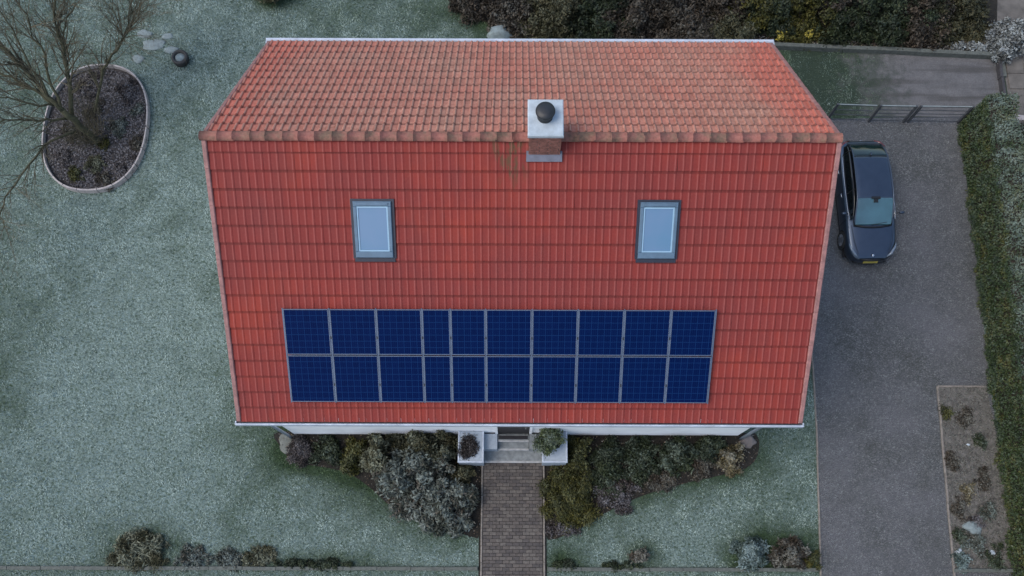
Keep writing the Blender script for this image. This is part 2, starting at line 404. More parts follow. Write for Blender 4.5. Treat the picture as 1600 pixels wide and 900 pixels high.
# grass tufts
def grass():
    n = 430000
    x = RNG.uniform(-19, 16.4, n); y = RNG.uniform(-1.1, 20.6, n)
    ok = ~far_from_lawn(x, y)
    ok &= ~((x > -6.3) & (x < 6.6) & (y > 5) & (y < 13.4))
    moss = (x > 11) & (y > 15.0)
    ok &= ~(moss & (RNG.random(n) < np.clip((x-11.6)/1.6, 0, 1)))
    x, y = x[ok], y[ok]; n = len(x); f = frost_field(x, y)
    g1, g2, g3 = vnoise(x, y, .085, 5), vnoise(x, y, .20, 6), vnoise(x, y, .048, 9)
    # tufts lean together patch by patch
    flow = 6.28*vnoise(x, y, .33, 7)
    ang = RNG.uniform(0, 2*np.pi, n); h = RNG.uniform(.02, .05, n)*(.6+.8*g1); w = RNG.uniform(.008, .020, n)
    lean = RNG.uniform(.02, .065, n); la = flow + RNG.normal(0, .7, n)
    z0 = np.zeros(n)
    a = np.stack([x-np.cos(ang)*w, y-np.sin(ang)*w, z0], 1); b = np.stack([x+np.cos(ang)*w, y+np.sin(ang)*w, z0], 1)
    c = np.stack([x+np.cos(la)*lean, y+np.sin(la)*lean, h], 1)
    co = np.stack([a, b, c], 1).reshape(-1, 3); fc = np.arange(3*n).reshape(n, 3)
    ff = np.clip(f*(.06+.90*g1+.65*g2+.60*g3) + RNG.normal(0, .05, n), 0, 1)
    fr3 = np.stack([ff*.8, ff*.8, ff], 1).ravel()
    o = link('grass', np_mesh('grass', co, fc, M_GRASS, {'tint': ('FACE', np.clip(RNG.beta(2, 2, n)*.7+g2*.4-.05, 0, 1)), 'frost': ('POINT', fr3)}), kind='stuff')
    o['label'] = 'short frosted grass of the lawn around the house'
    o['category'] = 'grass'
grass()
def chips():
    n = 34000
    x = RNG.uniform(9.2, 15.2, n); y = RNG.uniform(-1, 15.1, n); ok = pip(x, y, drive_poly) & ~pip(x, y, corner_bed); x, y = x[ok], y[ok]; n = len(x)
    s = RNG.uniform(.007, .019, n) ; a = RNG.uniform(0, 6.28, n)
    vs = []
    for k in range(3): vs.append(np.stack([x+np.cos(a+k*2.1)*s*RNG.uniform(.7, 1.3, n), y+np.sin(a+k*2.1)*s*RNG.uniform(.7, 1.3, n), np.full(n, .012)], 1))
    vs.append(np.stack([x+RNG.normal(0, .3, n)*s, y+RNG.normal(0, .3, n)*s, .012+s*.8], 1))
    co = np.stack(vs, 1).reshape(-1, 3); b = np.arange(n)[:, None]*4
    fc = np.concatenate([b+[0,1,3], b+[1,2,3], b+[2,0,3]], 1).reshape(-1, 3)
    t = np.repeat(np.clip(RNG.beta(1.6, 3.2, n), 0, 1), 3)
    o = link('gravel', np_mesh('gravel', co, fc, M_CHIP, {'tint': ('FACE', t)}), kind='stuff')
    o['label'] = 'grey stone chippings covering the driveway'; o['category'] = 'gravel'
chips()

# ------------------------------------------------------------------ house
house = thing('house', 'detached house with a red tiled gable roof and white walls', 'house')
m = MB()
def gable_z(y): return ZE + (ZR-ZE)*((y-YF)/(YR-YF) if y < YR else (YB-y)/(YB-YR)) - .22
zt0, zt1 = gable_z(WY0), gable_z(WY1)
prof = [(WY0, .14), (WY0, zt0), (YR, gable_z(YR)), (WY1, zt1), (WY1, .14)]
vs = [(x, y, z) for x in (WX0, WX1) for y, z in prof]
m.add(vs, [(0,1,2,3,4)[::-1], (5,6,7,8,9), (0,5,6,1), (3,8,9,4), (4,9,5,0)])
m.obj('wall', M_WHITE, house)
m = MB(); m.box(WX0+.03, WX1-.03, WY0+.03, WY1-.03, -.02, .137); m.obj('plinth', M_PLINTH, house)
# roof deck
m = MB(); d = .10
for sgn, ang, L in ((-1, AF, LF), (1, AB, LB)):
    c, s = math.cos(ang), math.sin(ang)
    p = []
    for x in (X0+.05, X1-.05):
        for q in (0, L-.05):
            for dz in (-.05, -.05-d): p.append((x, YR+sgn*(q*c + dz*s), ZR - q*s + dz*c))
    m.add(p, [(0,4,6,2), (1,3,7,5), (0,1,5,4), (2,6,7,3), (0,2,3,1), (4,5,7,6)])
roof = m.obj('roof', M_PLINTH, house); roof['label'] = 'red clay tiled gable roof'

NCOL = 80; TX0, TX1 = X0+.13, X1-.13; TW = (TX1-TX0)/NCOL
GF = LF/16.7; GB = LB/12.9
def tile_mesh(name, gauge, mats, thick, rib, band):
    pr = [(0,.006),(.10,0),(.55,0),(.66,.6),(.79,1.),(.92,.62),(.999,.03)]
    xs = [a*TW for a, _ in pr]; zs = [b*rib for _, b in pr]; L = gauge+.03; m = MB(); n = len(xs)
    top = [(x, 0, z-.004) for x, z in zip(xs, zs)]; low = [(x, -L, z+thick) for x, z in zip(xs, zs)]; bot = [(x, -L+.006, z*.4-.012) for x, z in zip(xs, zs)]
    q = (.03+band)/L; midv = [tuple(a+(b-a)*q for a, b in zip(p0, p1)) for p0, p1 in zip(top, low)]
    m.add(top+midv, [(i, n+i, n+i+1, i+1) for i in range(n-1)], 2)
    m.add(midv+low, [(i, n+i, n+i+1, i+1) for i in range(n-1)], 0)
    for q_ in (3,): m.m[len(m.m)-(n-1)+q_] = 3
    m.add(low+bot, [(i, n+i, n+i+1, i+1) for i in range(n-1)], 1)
    return m.mesh(name, mats)
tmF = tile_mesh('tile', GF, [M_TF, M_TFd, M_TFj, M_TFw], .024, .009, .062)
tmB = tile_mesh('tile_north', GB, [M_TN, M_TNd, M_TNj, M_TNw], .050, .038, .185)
def slope_mat(side, x, s, dz=0.0, jit=0.0):
    """frame on a roof slope: origin x and s metres below the ridge, local -y downhill, z off the tiles"""
    if side == 'S': M = Matrix.Translation((x, YR - s*math.cos(AF), ZR - s*math.sin(AF))) @ Matrix.Rotation(AF, 4, 'X')
    else: M = Matrix.Translation((x, YR + s*math.cos(AB), ZR - s*math.sin(AB))) @ Matrix.Rotation(math.pi, 4, 'Z') @ Matrix.Rotation(AB, 4, 'X')
    return M @ Matrix.Translation((0, 0, dz)) @ Matrix.Rotation(jit, 4, 'Z')
slots = []
CHX0, CHX1, CHY0, CHY1, CHZ = .35, 1.05, 9.16, 9.97, 8.65
for r in range(17):
    s = LF - (r+1)*GF
    for c in range(NCOL): slots.append(('S', r, TX0+c*TW, s))
for r in range(13):
    s = LB - (r+1)*GB
    for c in range(NCOL): slots.append(('N', r, TX0+(c+1)*TW, s))
single, rest = [], {'S': [], 'N': []}
for side, r, x, s in slots:
    dz = .0; s2 = max(s, .03)
    yy = YR - s2*math.cos(AF) if side == 'S' else YR + s2*math.cos(AB)
    if side == 'S' and CHX0-.1 < x < CHX1-.02 and yy < CHY0+.25 and yy > CHY0-.05 : pass
    (single if side == 'S' and (s2 < 1.30 or (s2 < 1.70 and abs(x+.1) < 5.2)) and len(single) < 300 and r >= 12 and (s2 > .2) else rest[side]).append((side, x, s2))
for side, x, s in single:
    M = slope_mat(side, x, s, random.uniform(0, .004), R(random.gauss(0, .25)))
    o = link('tile', tmF, roof); o.matrix_local = M
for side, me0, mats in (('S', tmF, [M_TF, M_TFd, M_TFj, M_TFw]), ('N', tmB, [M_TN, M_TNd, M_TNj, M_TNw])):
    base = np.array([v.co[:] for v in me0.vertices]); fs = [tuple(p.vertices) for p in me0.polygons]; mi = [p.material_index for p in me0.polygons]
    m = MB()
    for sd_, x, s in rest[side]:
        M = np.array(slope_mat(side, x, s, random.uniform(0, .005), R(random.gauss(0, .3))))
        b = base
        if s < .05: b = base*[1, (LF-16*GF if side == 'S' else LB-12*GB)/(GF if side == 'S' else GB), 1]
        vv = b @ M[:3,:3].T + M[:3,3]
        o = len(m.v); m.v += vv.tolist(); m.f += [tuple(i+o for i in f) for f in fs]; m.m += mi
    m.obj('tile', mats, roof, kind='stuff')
# ridge tiles
rm = MB(); n = 7; L = .365
vs = []
for y in (0, L+.03):
    rr = .115 if y == 0 else .116
    vs += [(y, math.cos(t)*rr*1.0, math.sin(t)*rr*.62 - .02) for t in [math.pi*k/(n-1) for k in range(n)]]
rm.add(vs, [(k, k+1, n+k+1, n+k) for k in range(n-1)] + [tuple(range(n)), tuple(range(2*n-1, n-1, -1))])
rme = rm.mesh('ridge_tile', M_RIDGE, True)
k = 0; x = X0
while x < X1 - .1:
    if not (CHX0-.2 < x < CHX1-.15):
        o = link('ridge_tile', rme, roof, (x, YR-.01, ZR+.03+random.uniform(0, .008)), (0, R(random.gauss(0, .5)), R(random.gauss(0, .7))))
    x += L
# verge tiles
def verge_mesh(g, w):
    m = MB(); m.cbox(0, w, -g-.02, 0, -.10, .045, .018); return m.mesh('verge_tile', M_VERGE)
vF, vB = verge_mesh(GF, .11), verge_mesh(GB, .11)
for side, G, L, me, nr in (('S', GF, LF, vF, 17), ('N', GB, LB, vB, 13)):
    for r in range(nr):
        s = max(L-(r+1)*G, .0)
        for xx in (X0+.03, X1-.13):
            o = link('verge_tile', me, roof)
            o.matrix_local = slope_mat(side, xx if side == 'S' else xx+.11, s, .008+.004*(r % 2)) @ Matrix.Rotation(R(-.8), 4, 'X')
# gutters
for side in ('S', 'N'):
    y = YF-.02 if side == 'S' else YB+.02; q = -1 if side == 'S' else 1; z = ZE-.03
    m = MB()
    gd = .05 if side == 'S' else .08
    m.box(X0-.02, X1+.02, *sorted((y+q*.0, y+q*(gd+.005))), z-.10, z-.035, 1)
    w = .05 if side == 'S' else .10
    m.cbox(X0-.03, X1+.03, *sorted((y+q*gd, y+q*(gd+w))), z-.13, z+.025, .02, 0)
    m.box(X0-.03, X0-.0, *sorted((y, y+q*(gd-.002))), z-.12, z+.01, 0); m.box(X1, X1+.03, *sorted((y, y+q*(gd-.002))), z-.12, z+.01, 0)
    m.obj('gutter', [M_GUTW, M_GUTD], house)
for xx in (WX0-.10, WX1+.10):
    m = MB(); m.tube([(xx, YF-.06, ZE-.14), (xx, WY0-.10, ZE-.45), (xx, WY0-.10, .05)], [.045]*3, 10); m.obj('downpipe', M_GUTW, house, True)
# chimney
ch = MB(); ch.box(CHX0+.02, CHX1-.02, CHY0+.02, CHY1-.02, 7.0, CHZ-.09); chim = ch.obj('chimney', M_MORTAR, house)
bm_ = MB(); nz = 20
for r in range(nz):
    z = 7.02 + r*.077
    if z > CHZ-.15: break
    off = .06*(r % 2)
    for side in range(4):
        L = (CHX1-CHX0) if side % 2 == 0 else (CHY1-CHY0)
        p = -off
        while p < L-.01:
            a, b = max(p, 0)+.004, min(p+.232, L)-.004; p += .24
            if b-a < .03: continue
            e = random.uniform(0, .004)
            if side == 0: bm_.box(CHX0+a, CHX0+b, CHY0-e, CHY0+.02, z, z+.066)
            elif side == 2: bm_.box(CHX0+a, CHX0+b, CHY1-.02, CHY1+e, z, z+.066)
            elif side == 1: bm_.box(CHX1-.02, CHX1+e, CHY0+a, CHY0+b, z, z+.066)
            else: bm_.box(CHX0-e, CHX0+.02, CHY0+a, CHY0+b, z, z+.066)
bm_.obj('brick', M_BRICK, chim, kind='stuff')
m = MB(); m.cbox(CHX0-.035, CHX1+.035, CHY0-.035, CHY1+.035, CHZ-.088, CHZ, .02); m.obj('chimney_cap', M_CAP, chim)
m = MB(); cc = ((CHX0+CHX1)/2-.015, (CHY0+CHY1)/2+.02, CHZ)
m.lathe([(.0,.0),(.17,.0),(.165,.16),(.205,.17),(.212,.20),(.20,.235),(.10,.265),(0,.27)], cc, 28); m.obj('chimney_cowl', M_COWL, chim, True)
m = MB(); zf = ZR - (YR-CHY0)*math.tan(AF)
fl = slope_mat('S', 0, (YR-CHY0)/math.cos(AF))
a = [(CHX0-.05, .12), (CHX1+.05, .12), (CHX1+.05, -.11), (CHX0-.05, -.11)]
top = [fl @ Vector((x, y, .068)) for x, y in a]; bot = [fl @ Vector((x, y, .0)) for x, y in a]
m.add(top+bot, [(3,2,1,0), (0,1,5,4), (1,2,6,5), (2,3,7,6), (3,0,4,7)]); me = m.obj('flashing', M_LEAD, chim)
# skylights
for (xa, xb) in ((-3.68, -2.74), (2.88, 3.81)):
    s0 = (YR-8.33)/math.cos(AF); s1 = (YR-7.25)/math.cos(AF)
    M = slope_mat('S', xa, s0)
    w, L = xb-xa, s1-s0
    m = MB(); m.box(-.03, w+.03, -L-.02, .05, -.05, .055); m.box(.0, w, -L-.10, -L-.021, -.02, .048)
    sk = m.obj('skylight', M_SKD, house); sk.matrix_local = M
    m = MB(); t = .115
    for a in ((0, w, -t, 0), (0, w, -L, -L+t*1.25), (0, t, -L+t*1.25+.001, -t-.001), (w-t, w, -L+t*1.25+.001, -t-.001)): m.cbox(a[0]+.035*(a[0] == 0), a[1]-.035*(a[1] == w), a[2], a[3], .03, .105, .012)
    m.obj('frame', M_SKF, sk)
    m = MB(); q = .03; b0, b1, c0, c1 = t, w-t, -L+t*1.25, -t
    for a in ((b0, b1, c1-q, c1), (b0, b1, c0, c0+q), (b0, b0+q, c0+q+.001, c1-q-.001), (b1-q, b1, c0+q+.001, c1-q-.001)): m.box(*a, .03, .088)
    m.obj('inner_edge', M_SKI, sk)
    m = MB(); m.box(b0+q, b1-q, c0+q, c1-q, .04, .072); m.obj('glass', M_SKG, sk)
    m = MB(); m.cbox(.10, w-.10, -.085, -.03, .105, .125, .006); m.obj('vent_flap', M_SKF, sk)
# entrance: door, steps and side blocks
m = MB(); m.box(-.42, .52, WY0-.03, WY0-.003, .52, 2.6); dr = m.obj('door', M_DOOR, house)
m = MB(); m.tube([(.40, WY0-.031, 1.5), (.40, WY0-.08, 1.5), (.40, WY0-.08, 1.62)], [.012]*3, 6); m.obj('handle', M_NOSE, dr)
m = MB()
for a in ((-.50, -.424, .52, 2.68), (.524, .60, .52, 2.68), (-.424, .524, 2.604, 2.68)): m.box(a[0], a[1], WY0-.05, WY0-.003, a[2], a[3])
m.obj('door_frame', M_WHITE, dr)
ent = thing('entrance_steps', 'grey stone entrance steps between two white blocks at the front wall', 'steps')
def blk(name, x0, x1, y0, y1, z0, z1, mat, b=.012, lab=None):
    m = MB(); m.cbox(x0, x1, y0, y1, z0, z1, b); o = m.obj(name, mat, ent)
    if lab: o['label'] = lab
    return o
ys = P(800, 723).y
z1_, z2_, z3_ = .17, .34, .51
y0 = P(800, 722, z1_).y; y1 = P(800, 704, z1_).y; y2 = P(800, 691, z2_).y
blk('step', -.90, .96, y0, y1+.4, 0, z1_, M_STONE); blk('nosing', -.90, .96, y0-.02, y0+.045, z1_-.05, z1_+.006, M_NOSE)
blk('step', -.43, .52, y1, y2+.3, z1_+.001, z2_, M_STONE); blk('nosing', -.43, .52, y1-.02, y1+.045, z2_-.05, z2_+.006, M_NOSE)
blk('landing', -.43, .52, y2, WY0-.05, z2_+.002, z3_, M_STONE); blk('nosing', -.43, .52, y2-.015, y2+.04, z3_-.05, z3_+.006, M_NOSE)
blk('side_block', -.86, -.435, y1-.02, WY0-.05, z1_+.001, z3_+.06, M_WHPL); blk('side_block', .525, .93, y1-.02, WY0-.05, z1_+.001, z3_+.06, M_STONE)
mt = MB(); mt.cbox(-.40, .48, y2+.06, WY0-.10, z3_, z3_+.02, .006); tag(mt.obj('doormat', M_DOOR), 'black doormat on the landing before the front door', 'doormat')
PZ = .78
pl = {}
for nm, (a, b) in (('left', (716, 755)), ('right', (848, 886))):
    A = P(a, 722, PZ); B = P(b, 722, PZ); C = P(a, 669, PZ)
    m = MB(); m.cbox(A.x, B.x, A.y, WY0-.004, 0, PZ, .02)
    o = m.obj('side_plinth', M_WHPL, ent); o['label'] = 'stained white block, %s of the steps' % nm; pl[nm] = ((A.x+B.x)/2, A.y, B.x-A.x)
    m = MB(); t = .05
    x0_, x1_, ya, yb = A.x-.015, B.x+.015, A.y-.015, WY0-.006
    for q in ((x0_, x1_, ya, ya+t), (x0_, x0_+t, ya+t+.001, yb), (x1_-t, x1_, ya+t+.001, yb)): m.cbox(*q, PZ-.03, PZ+.022, .008)
    m.obj('coping_edge', M_GUTW, ent)

# ------------------------------------------------------------------ solar panels
PX = [-5.47, -4.365, -3.25, -2.16, -1.48, -.635, .47, 1.57, 2.67, 3.785, 4.85]
SA, SB, SCc = (YR-6.225)/math.cos(AF), (YR-5.265)/math.cos(AF), (YR-4.245)/math.cos(AF)
words = ['first', 'second', 'third', 'fourth', 'fifth', 'sixth', 'seventh', 'eighth', 'ninth', 'tenth']
for row, (sa, sb) in enumerate(((SA, SB-.012), (SB+.012, SCc))):
    for c in range(10):
        xa, xb = PX[c]+.014, PX[c+1]-.014; w, L = xb-xa, sb-sa
        lab = 'blue solar panel in the %s row, %s from the left%s' % ('upper' if row == 0 else 'lower', words[c], ', narrower than its neighbours' if c in (3, 4) else '')
        if c == 0: lab = 'blue solar panel at the left end of the %s row' % ('upper' if row == 0 else 'lower')
        if c == 9: lab = 'blue solar panel at the right end of the %s row' % ('upper' if row == 0 else 'lower')
        t = thing('solar_panel', lab, 'solar panel', group='solar panels on the south roof slope')
        t.matrix_world = slope_mat('S', xa, sa, .085+random.uniform(0, .004), R(random.gauss(0, .08)))
        m = MB(); q = .022
        for a in ((0, w, -q, 0), (0, w, -L, -L+q), (0, q, -L+q+.0005, -q-.0005), (w-q, w, -L+q+.0005, -q-.0005)): m.cbox(*a, .03, .075, .004)
        m.obj('frame', M_ALU, t)
        m = MB(); m.box(q, w-q, -L+q, -q, .045, .068); m.obj('cell_sheet', M_CELL, t)
        if c < 9:
            m = MB(); m.cbox(w-.004, w+.032, -L*.62-.03, -L*.62+.03, .02, .082, .004); m.obj('clamp', M_COWL, t)
ra = thing('mounting_rails', 'grey metal rails carrying the solar panels just above the tiles', 'rails')
for s in (SA+.12, SB-.15, SB+.15, SCc-.12):
    m = MB(); m.box(PX[0]-.03, PX[-1]+.03, -.02, .02, .03, .055); o = m.obj('rail', M_RAIL, ra); o.matrix_local = slope_mat('S', 0, s, .045)
for x in PX:
    m = MB(); m.box(-.013, .013, -(SCc-SA)-.02, .02, .03, .070); o = m.obj('rail', M_ALU, ra); o.matrix_local = slope_mat('S', x, SA, .081)

# ------------------------------------------------------------------ path
path = MB(); path.box(-.98, 1.05, -6, ys, -.02, .018); path = path.obj('path', M_SOIL, kind='structure')
px0, px1 = -.865, .935; NC = 9; cw = (px1-px0)/NC; rh = .105
pm = [MB() for _ in range(4)]; pms = []
for i in range(4):
    pm[i].cbox(.004, cw-.004, .004, rh-.004, 0, .034, .006); pms.append(pm[i].mesh('paver', M_PAVER[i]))
rowsy = int((ys+1.6)/rh); cnt = 0; ext = MB()
for r in range(rowsy+1):
    y = ys - (r+1)*rh; off = cw/2 if (r % 2) else 0
    for c in range(NC + (1 if off else 0)):
        x = px0 + c*cw - off
        w0, w1 = max(x, px0), min(x+cw, px1)
        z = .008+random.uniform(0, .006)
        if y > -.42 and cnt < 300:
            o = link('paver', random.choice(pms), path, (w0, y, z), (R(random.gauss(0, .6)), R(random.gauss(0, .6)), R(random.gauss(0, .5))))
            if w1-w0 < cw-.01: o.scale.x = (w1-w0)/cw
            cnt += 1
        else: ext.cbox(w0+.004, w1-.004, y+.004, y+rh-.004, z, z+.034, .006, random.randrange(4))
ext.obj('paver', M_PAVER, path, kind='stuff')
km = MB(); km.cbox(0, .055, .003, .497, -.05, .062, .01); kme = km.mesh('kerb_stone', M_KERB)
for xx in (-.932, .952):
    y = ys-.5
    while y > -2.2: link('kerb_stone', kme, path, (xx, y, random.uniform(-.004, .004)), (0, 0, R(random.gauss(0, .3)))); y -= .5
# kerbs of driveway and bed
drive = bpy.data.objects['driveway']
def kerb_run(parent, pts, w, h, seg, mat, name='kerb_stone'):
    m = MB(); m.cbox(.003, seg-.003, -w/2, w/2, -.05, h, .01); me = m.mesh(name, mat)
    for a, b in zip(pts[:-1], pts[1:]):
        a, b = Vector((a[0], a[1], 0)), Vector((b[0], b[1], 0)); n = max(1, round((b-a).length/seg)); d = (b-a)/n; an = math.atan2(d.y, d.x)
        for i in range(n):
            o = link(name, me, parent, a+d*i + Vector((0, 0, random.uniform(-.005, .005))), (0, 0, an+R(random.gauss(0, .4)))); o.scale.x = d.length/seg
kerb_run(drive, [(9.21,-2), (9.21,0), (9.45,4.44), (9.53,9), (9.5,14)], .05, .05, .9, M_KERB)
cb = bpy.data.objects['corner_bed_soil']
kerb_run(cb, [corner_bed[3]+Vector((.0,-.8,0)), corner_bed[0], corner_bed[1]], .06, .06, .9, M_KERB)
def wall_thing(lab, pts, w, h, cat='kerb'):
    t = thing('garden_edging', lab, cat, group='low kerbs round the garden')
    kerb_run(t, pts, w, h, 1.0, M_KERBF, 'edging_stone'); return t
EY = P(800, 889).y
wall_thing('low frosted edging along the bottom of the left lawn', [(-17, EY-.02), (-1.0, EY)], .11, .10)
wall_thing('low frosted edging between the brick path and the driveway', [(1.07, EY), (9.15, EY)], .11, .10)
wall_thing('low frosted edging at the foot of the corner bed', [(corner_bed[3].x, EY), (17, EY)], .11, .10)
t = thing('back_edging', 'long low frosted kerb dividing the back yard from the dark hedgerow', 'kerb')
kerb_run(t, PP([(1205,75),(1400,83),(1556,91)]), .14, .22, 1.2, M_KERBF, 'edging_stone')
t = thing('boundary_kerb', 'dark kerb with a frosty edge crossing the yard at the street', 'kerb')
kerb_run(t, [P(1557,92), P(1566,160)], .10, .20, .9, M_PLINTH, 'edging_stone'); 
kerb_run(t, [P(1563.5,96), P(1568,122)], .14, .10, .6, M_KERBF, 'edging_stone')
m = MB(); pp = P(1560, 90); m.cbox(-.12, .12, -.12, .12, 0, .42, .03); m.cbox(-.14, .14, -.14, .14, .421, .46, .02)
o = m.obj('gate_post', M_CAP); o.location = pp; tag(o, 'white frost-capped square post at the end of the back kerb', 'post')
t = thing('street_kerb', 'frosted white kerb beside the street behind the hedge top', 'kerb')
kerb_run(t, [P(1578,184), P(1640,190)], .20, .08, .7, M_RING, 'edging_stone')
sheet('roadside_bed_soil', PP([(1574,190),(1625,193),(1690,900),(1640,900)]), .012, M_SOIL)
# street slabs
st = bpy.data.objects['street']; m = MB(); m.cbox(.01, .59, .01, .59, 0, .03, .008); sm_ = m.mesh('paving_slab', M_ROADP)
for i in range(4):
    for j in range(6):
        if j in (2,): continue
        link('paving_slab', sm_, st, (16.98+i*.6, 14.6+j*.6 - .1, .006+random.uniform(0, .006)), (0, 0, R(random.gauss(0, .5))))

# oval ring bed
def ring_pt(t, k=1.0):
    c, s = math.cos(t), math.sin(t); e = 2/2.35
    return Vector((ring_c.x+RRX*k*math.copysign(abs(c)**e, c), ring_c.y+RRY*k*math.copysign(abs(s)**e, s), 0))
sheet('ring_bed_soil', [ring_pt(2*math.pi*i/64, .99) for i in range(64)], .05, M_SOILF)
t = thing('ring_edging', 'raised oval frosted edging around the bare tree', 'edging')
NS = 22
for i in range(NS):
    m = MB(); vs = []; K = 4
    for j in range(K+1):
        a = 2*math.pi*(i + .02 + .96*j/K)/NS
        o_, i_ = ring_pt(a, 1.0), ring_pt(a, .976); vs += [o_, o_+Vector((0,0,.20)), i_+Vector((0,0,.205)), i_]
    fs = [(4*j+k, 4*j+4+k, 4*j+4+k+1, 4*j+k+1) for j in range(K) for k in range(3)] + [(0,1,2,3), tuple(4*K+q for q in (3,2,1,0))]
    m.add(vs, fs); m.obj('edging_stone', M_RING, t)

# ------------------------------------------------------------------ vegetation
def norm(a): return a/np.maximum(np.linalg.norm(a, axis=1, keepdims=True), 1e-9)
def leaves(name, mat, clumps, n, ll, lw, frost=.5, parent=None, up=.5, fill=.55, tilt=.7, kind=None, zmin=.02, obj=True):
    """clumps: (x, y, z, r) or (x,y,z,rx,ry,rz, tint)"""
    C = np.array([c if len(c) == 7 else (c[0], c[1], c[2], c[3], c[3], c[3]*.85, RNG.uniform(-.2, .2)) for c in clumps], float)
    wgt = (C[:,3]*C[:,4])**1.0; k = RNG.choice(len(C), n, p=wgt/wgt.sum())
    d = norm(RNG.normal(0, 1, (n, 3))); d[:,2] = np.where(d[:,2] < -.35, -d[:,2], d[:,2])
    rad = fill + (1.06-fill)*RNG.random(n)**.6
    pos = C[k,:3] + d*C[k,3:6]*rad[:,None]
    pos += RNG.normal(0, .30, (n, 3))*C[k,3:4]
    pos[:,2] = np.maximum(pos[:,2], zmin + RNG.random(n)*.03)
    nr = norm(d*.55 + RNG.normal(0, tilt, (n, 3)) + [0, 0, up])
    tdir = norm(np.cross(nr, norm(RNG.normal(0, 1, (n, 3))) + d*.4)); bd = np.cross(nr, tdir)
    L = ll*RNG.uniform(.6, 1.3, n)[:,None]/2; Wd = lw*RNG.uniform(.6, 1.3, n)[:,None]/2
    bend = nr*L*RNG.uniform(-.5, .1, n)[:,None]
    co = np.stack([pos-tdir*L+bend*.6, pos-bd*Wd, pos+tdir*L+bend, pos+bd*Wd], 1).reshape(-1, 3)
    co[:,2] = np.maximum(co[:,2], .012)
    fc = np.arange(4*n).reshape(n, 4)
    tint = np.clip(RNG.beta(2, 2, n) + C[k,6], 0, 1)
    zt = (pos[:,2]-pos[:,2].min())/max(np.ptp(pos[:,2]), .01)
    pat = np.clip(.55+.9*np.sin(pos[:,0]*7.1+pos[:,2]*5)*np.cos(pos[:,1]*6.3+pos[:,0]*2.9)+RNG.normal(0, .35, n), .0, 1.6)
    fr = np.clip(frost*(.15 + 1.0*np.abs(nr[:,2]))*(.25+.9*(rad-fill)/(1.06-fill)) * (.35+.8*zt) * pat*1.25, 0, .95)
    me = np_mesh(name, co, fc, mat, {'tint': ('FACE', tint), 'frost': ('POINT', np.repeat(fr, 4)*np.tile([.55, 1, 1, 1], n))})
    return link(name, me, parent, kind=kind) if obj else me
def dome_clumps(rx, ry, h, k, cr, jitter=.25):
    """uneven crown: a few lobes of different height, each a handful of clumps"""
    nl = max(2, min(9, k//6)); lobes = []
    for i in range(nl):
        a = 2*np.pi*(i+RNG.uniform(-.3, .3))/nl; q = RNG.uniform(.25, .72) if i else .1
        lobes.append((rx*q*math.cos(a), ry*q*math.sin(a), RNG.uniform(1-jitter*1.6, 1.08), RNG.uniform(.32, .52), RNG.uniform(-.16, .16)))
    out = []
    for i in range(k):
        lx, ly, lh, lw, lt = lobes[i % nl]
        x, y = lx+RNG.normal(0, lw*rx*.62), ly+RNG.normal(0, lw*ry*.62)
        q = math.hypot(x/rx, y/ry)
        if q > 1.02: x, y, q = x/q*RNG.uniform(.8, 1), y/q*RNG.uniform(.8, 1), .93
        z = h*lh*math.sqrt(max(.06, 1-q*q*.92))*RNG.uniform(1-jitter*1.3, 1)
        r = cr*RNG.uniform(.55, 1.25); out.append((x, y, max(z-r*.7, r*.3), r, r*RNG.uniform(.7, 1.2), r*RNG.uniform(.6, .95), lt+RNG.uniform(-.24, .24)))
    return out
LM = {
 'rhodo': leaf_mat('frosted_rhododendron_leaf', (.016, .020, .015), (.040, .050, .040), (.085, .075, .062), (.155, .19, .18)),
 'olive': leaf_mat('olive_brown_leaf', (.012, .014, .006), (.034, .035, .015), (.072, .066, .034), (.18, .20, .15)),
 'green': leaf_mat('dark_green_leaf', (.005, .009, .004), (.012, .021, .008), (.031, .042, .016), (.10, .13, .105)),
 'yellow': leaf_mat('yellow_green_leaf', (.010, .013, .003), (.033, .036, .006), (.082, .074, .012), (.12, .14, .08)),
 'purple': leaf_mat('purple_heather_leaf', (.014, .012, .011), (.036, .030, .030), (.074, .062, .060), (.15, .15, .165)),
 'tan': leaf_mat('tan_winter_leaf', (.03, .025, .012), (.085, .072, .035), (.18, .155, .085), (.26, .26, .22)),
 'bluegreen': leaf_mat('blue_green_leaf', (.016, .028, .024), (.042, .068, .062), (.085, .120, .115), (.20, .27, .28)),
 'hedge': leaf_mat('hedge_leaf', (.007, .016, .005), (.024, .044, .011), (.080, .074, .016), (.17, .22, .20)),
 'brown': leaf_mat('brown_thicket_leaf', (.010, .008, .006), (.029, .023, .016), (.064, .050, .036), (.13, .135, .12)),
 'litter': leaf_mat('leaf_litter', (.03, .022, .015), (.09, .065, .042), (.24, .19, .13), (.24, .26, .26)),
 'grey': leaf_mat('grey_frosted_leaf', (.04, .045, .045), (.10, .11, .11), (.17, .18, .18), (.30, .34, .35)),
}
def stems(parent, clumps, r=.015, mat=None, name='stem', extra=0):
    m = MB()
    for c in clumps:
        b = Vector((c[0]*.2+random.gauss(0, .03), c[1]*.2+random.gauss(0, .03), 0)); e = Vector(c[:3]); mid = (b+e)/2 + Vector((random.gauss(0, .04), random.gauss(0, .04), .03))
        m.tube([b, mid, e], [r, r*.7, r*.3], 5)
    return m.obj(name, mat or M_STEM, parent)
def shrub(name, label, cat, px, py, rx, ry, h, mat, n, ll, lw, frost, k=14, cr=.2, group=None, zbase=0, up=.5, tilt=.7, fill=.5, jitter=.25):
    c = P(px, py, zbase + h*.5); t = thing(name, label, cat, (c.x, c.y, zbase), 0, group)
    cl = dome_clumps(rx, ry, h, k, cr, jitter)
    leaves('foliage', LM[mat], cl, int(n*.85), ll*1.25, lw*1.3, frost, t, up, fill, tilt)
    stems(t, cl[:24]); return t
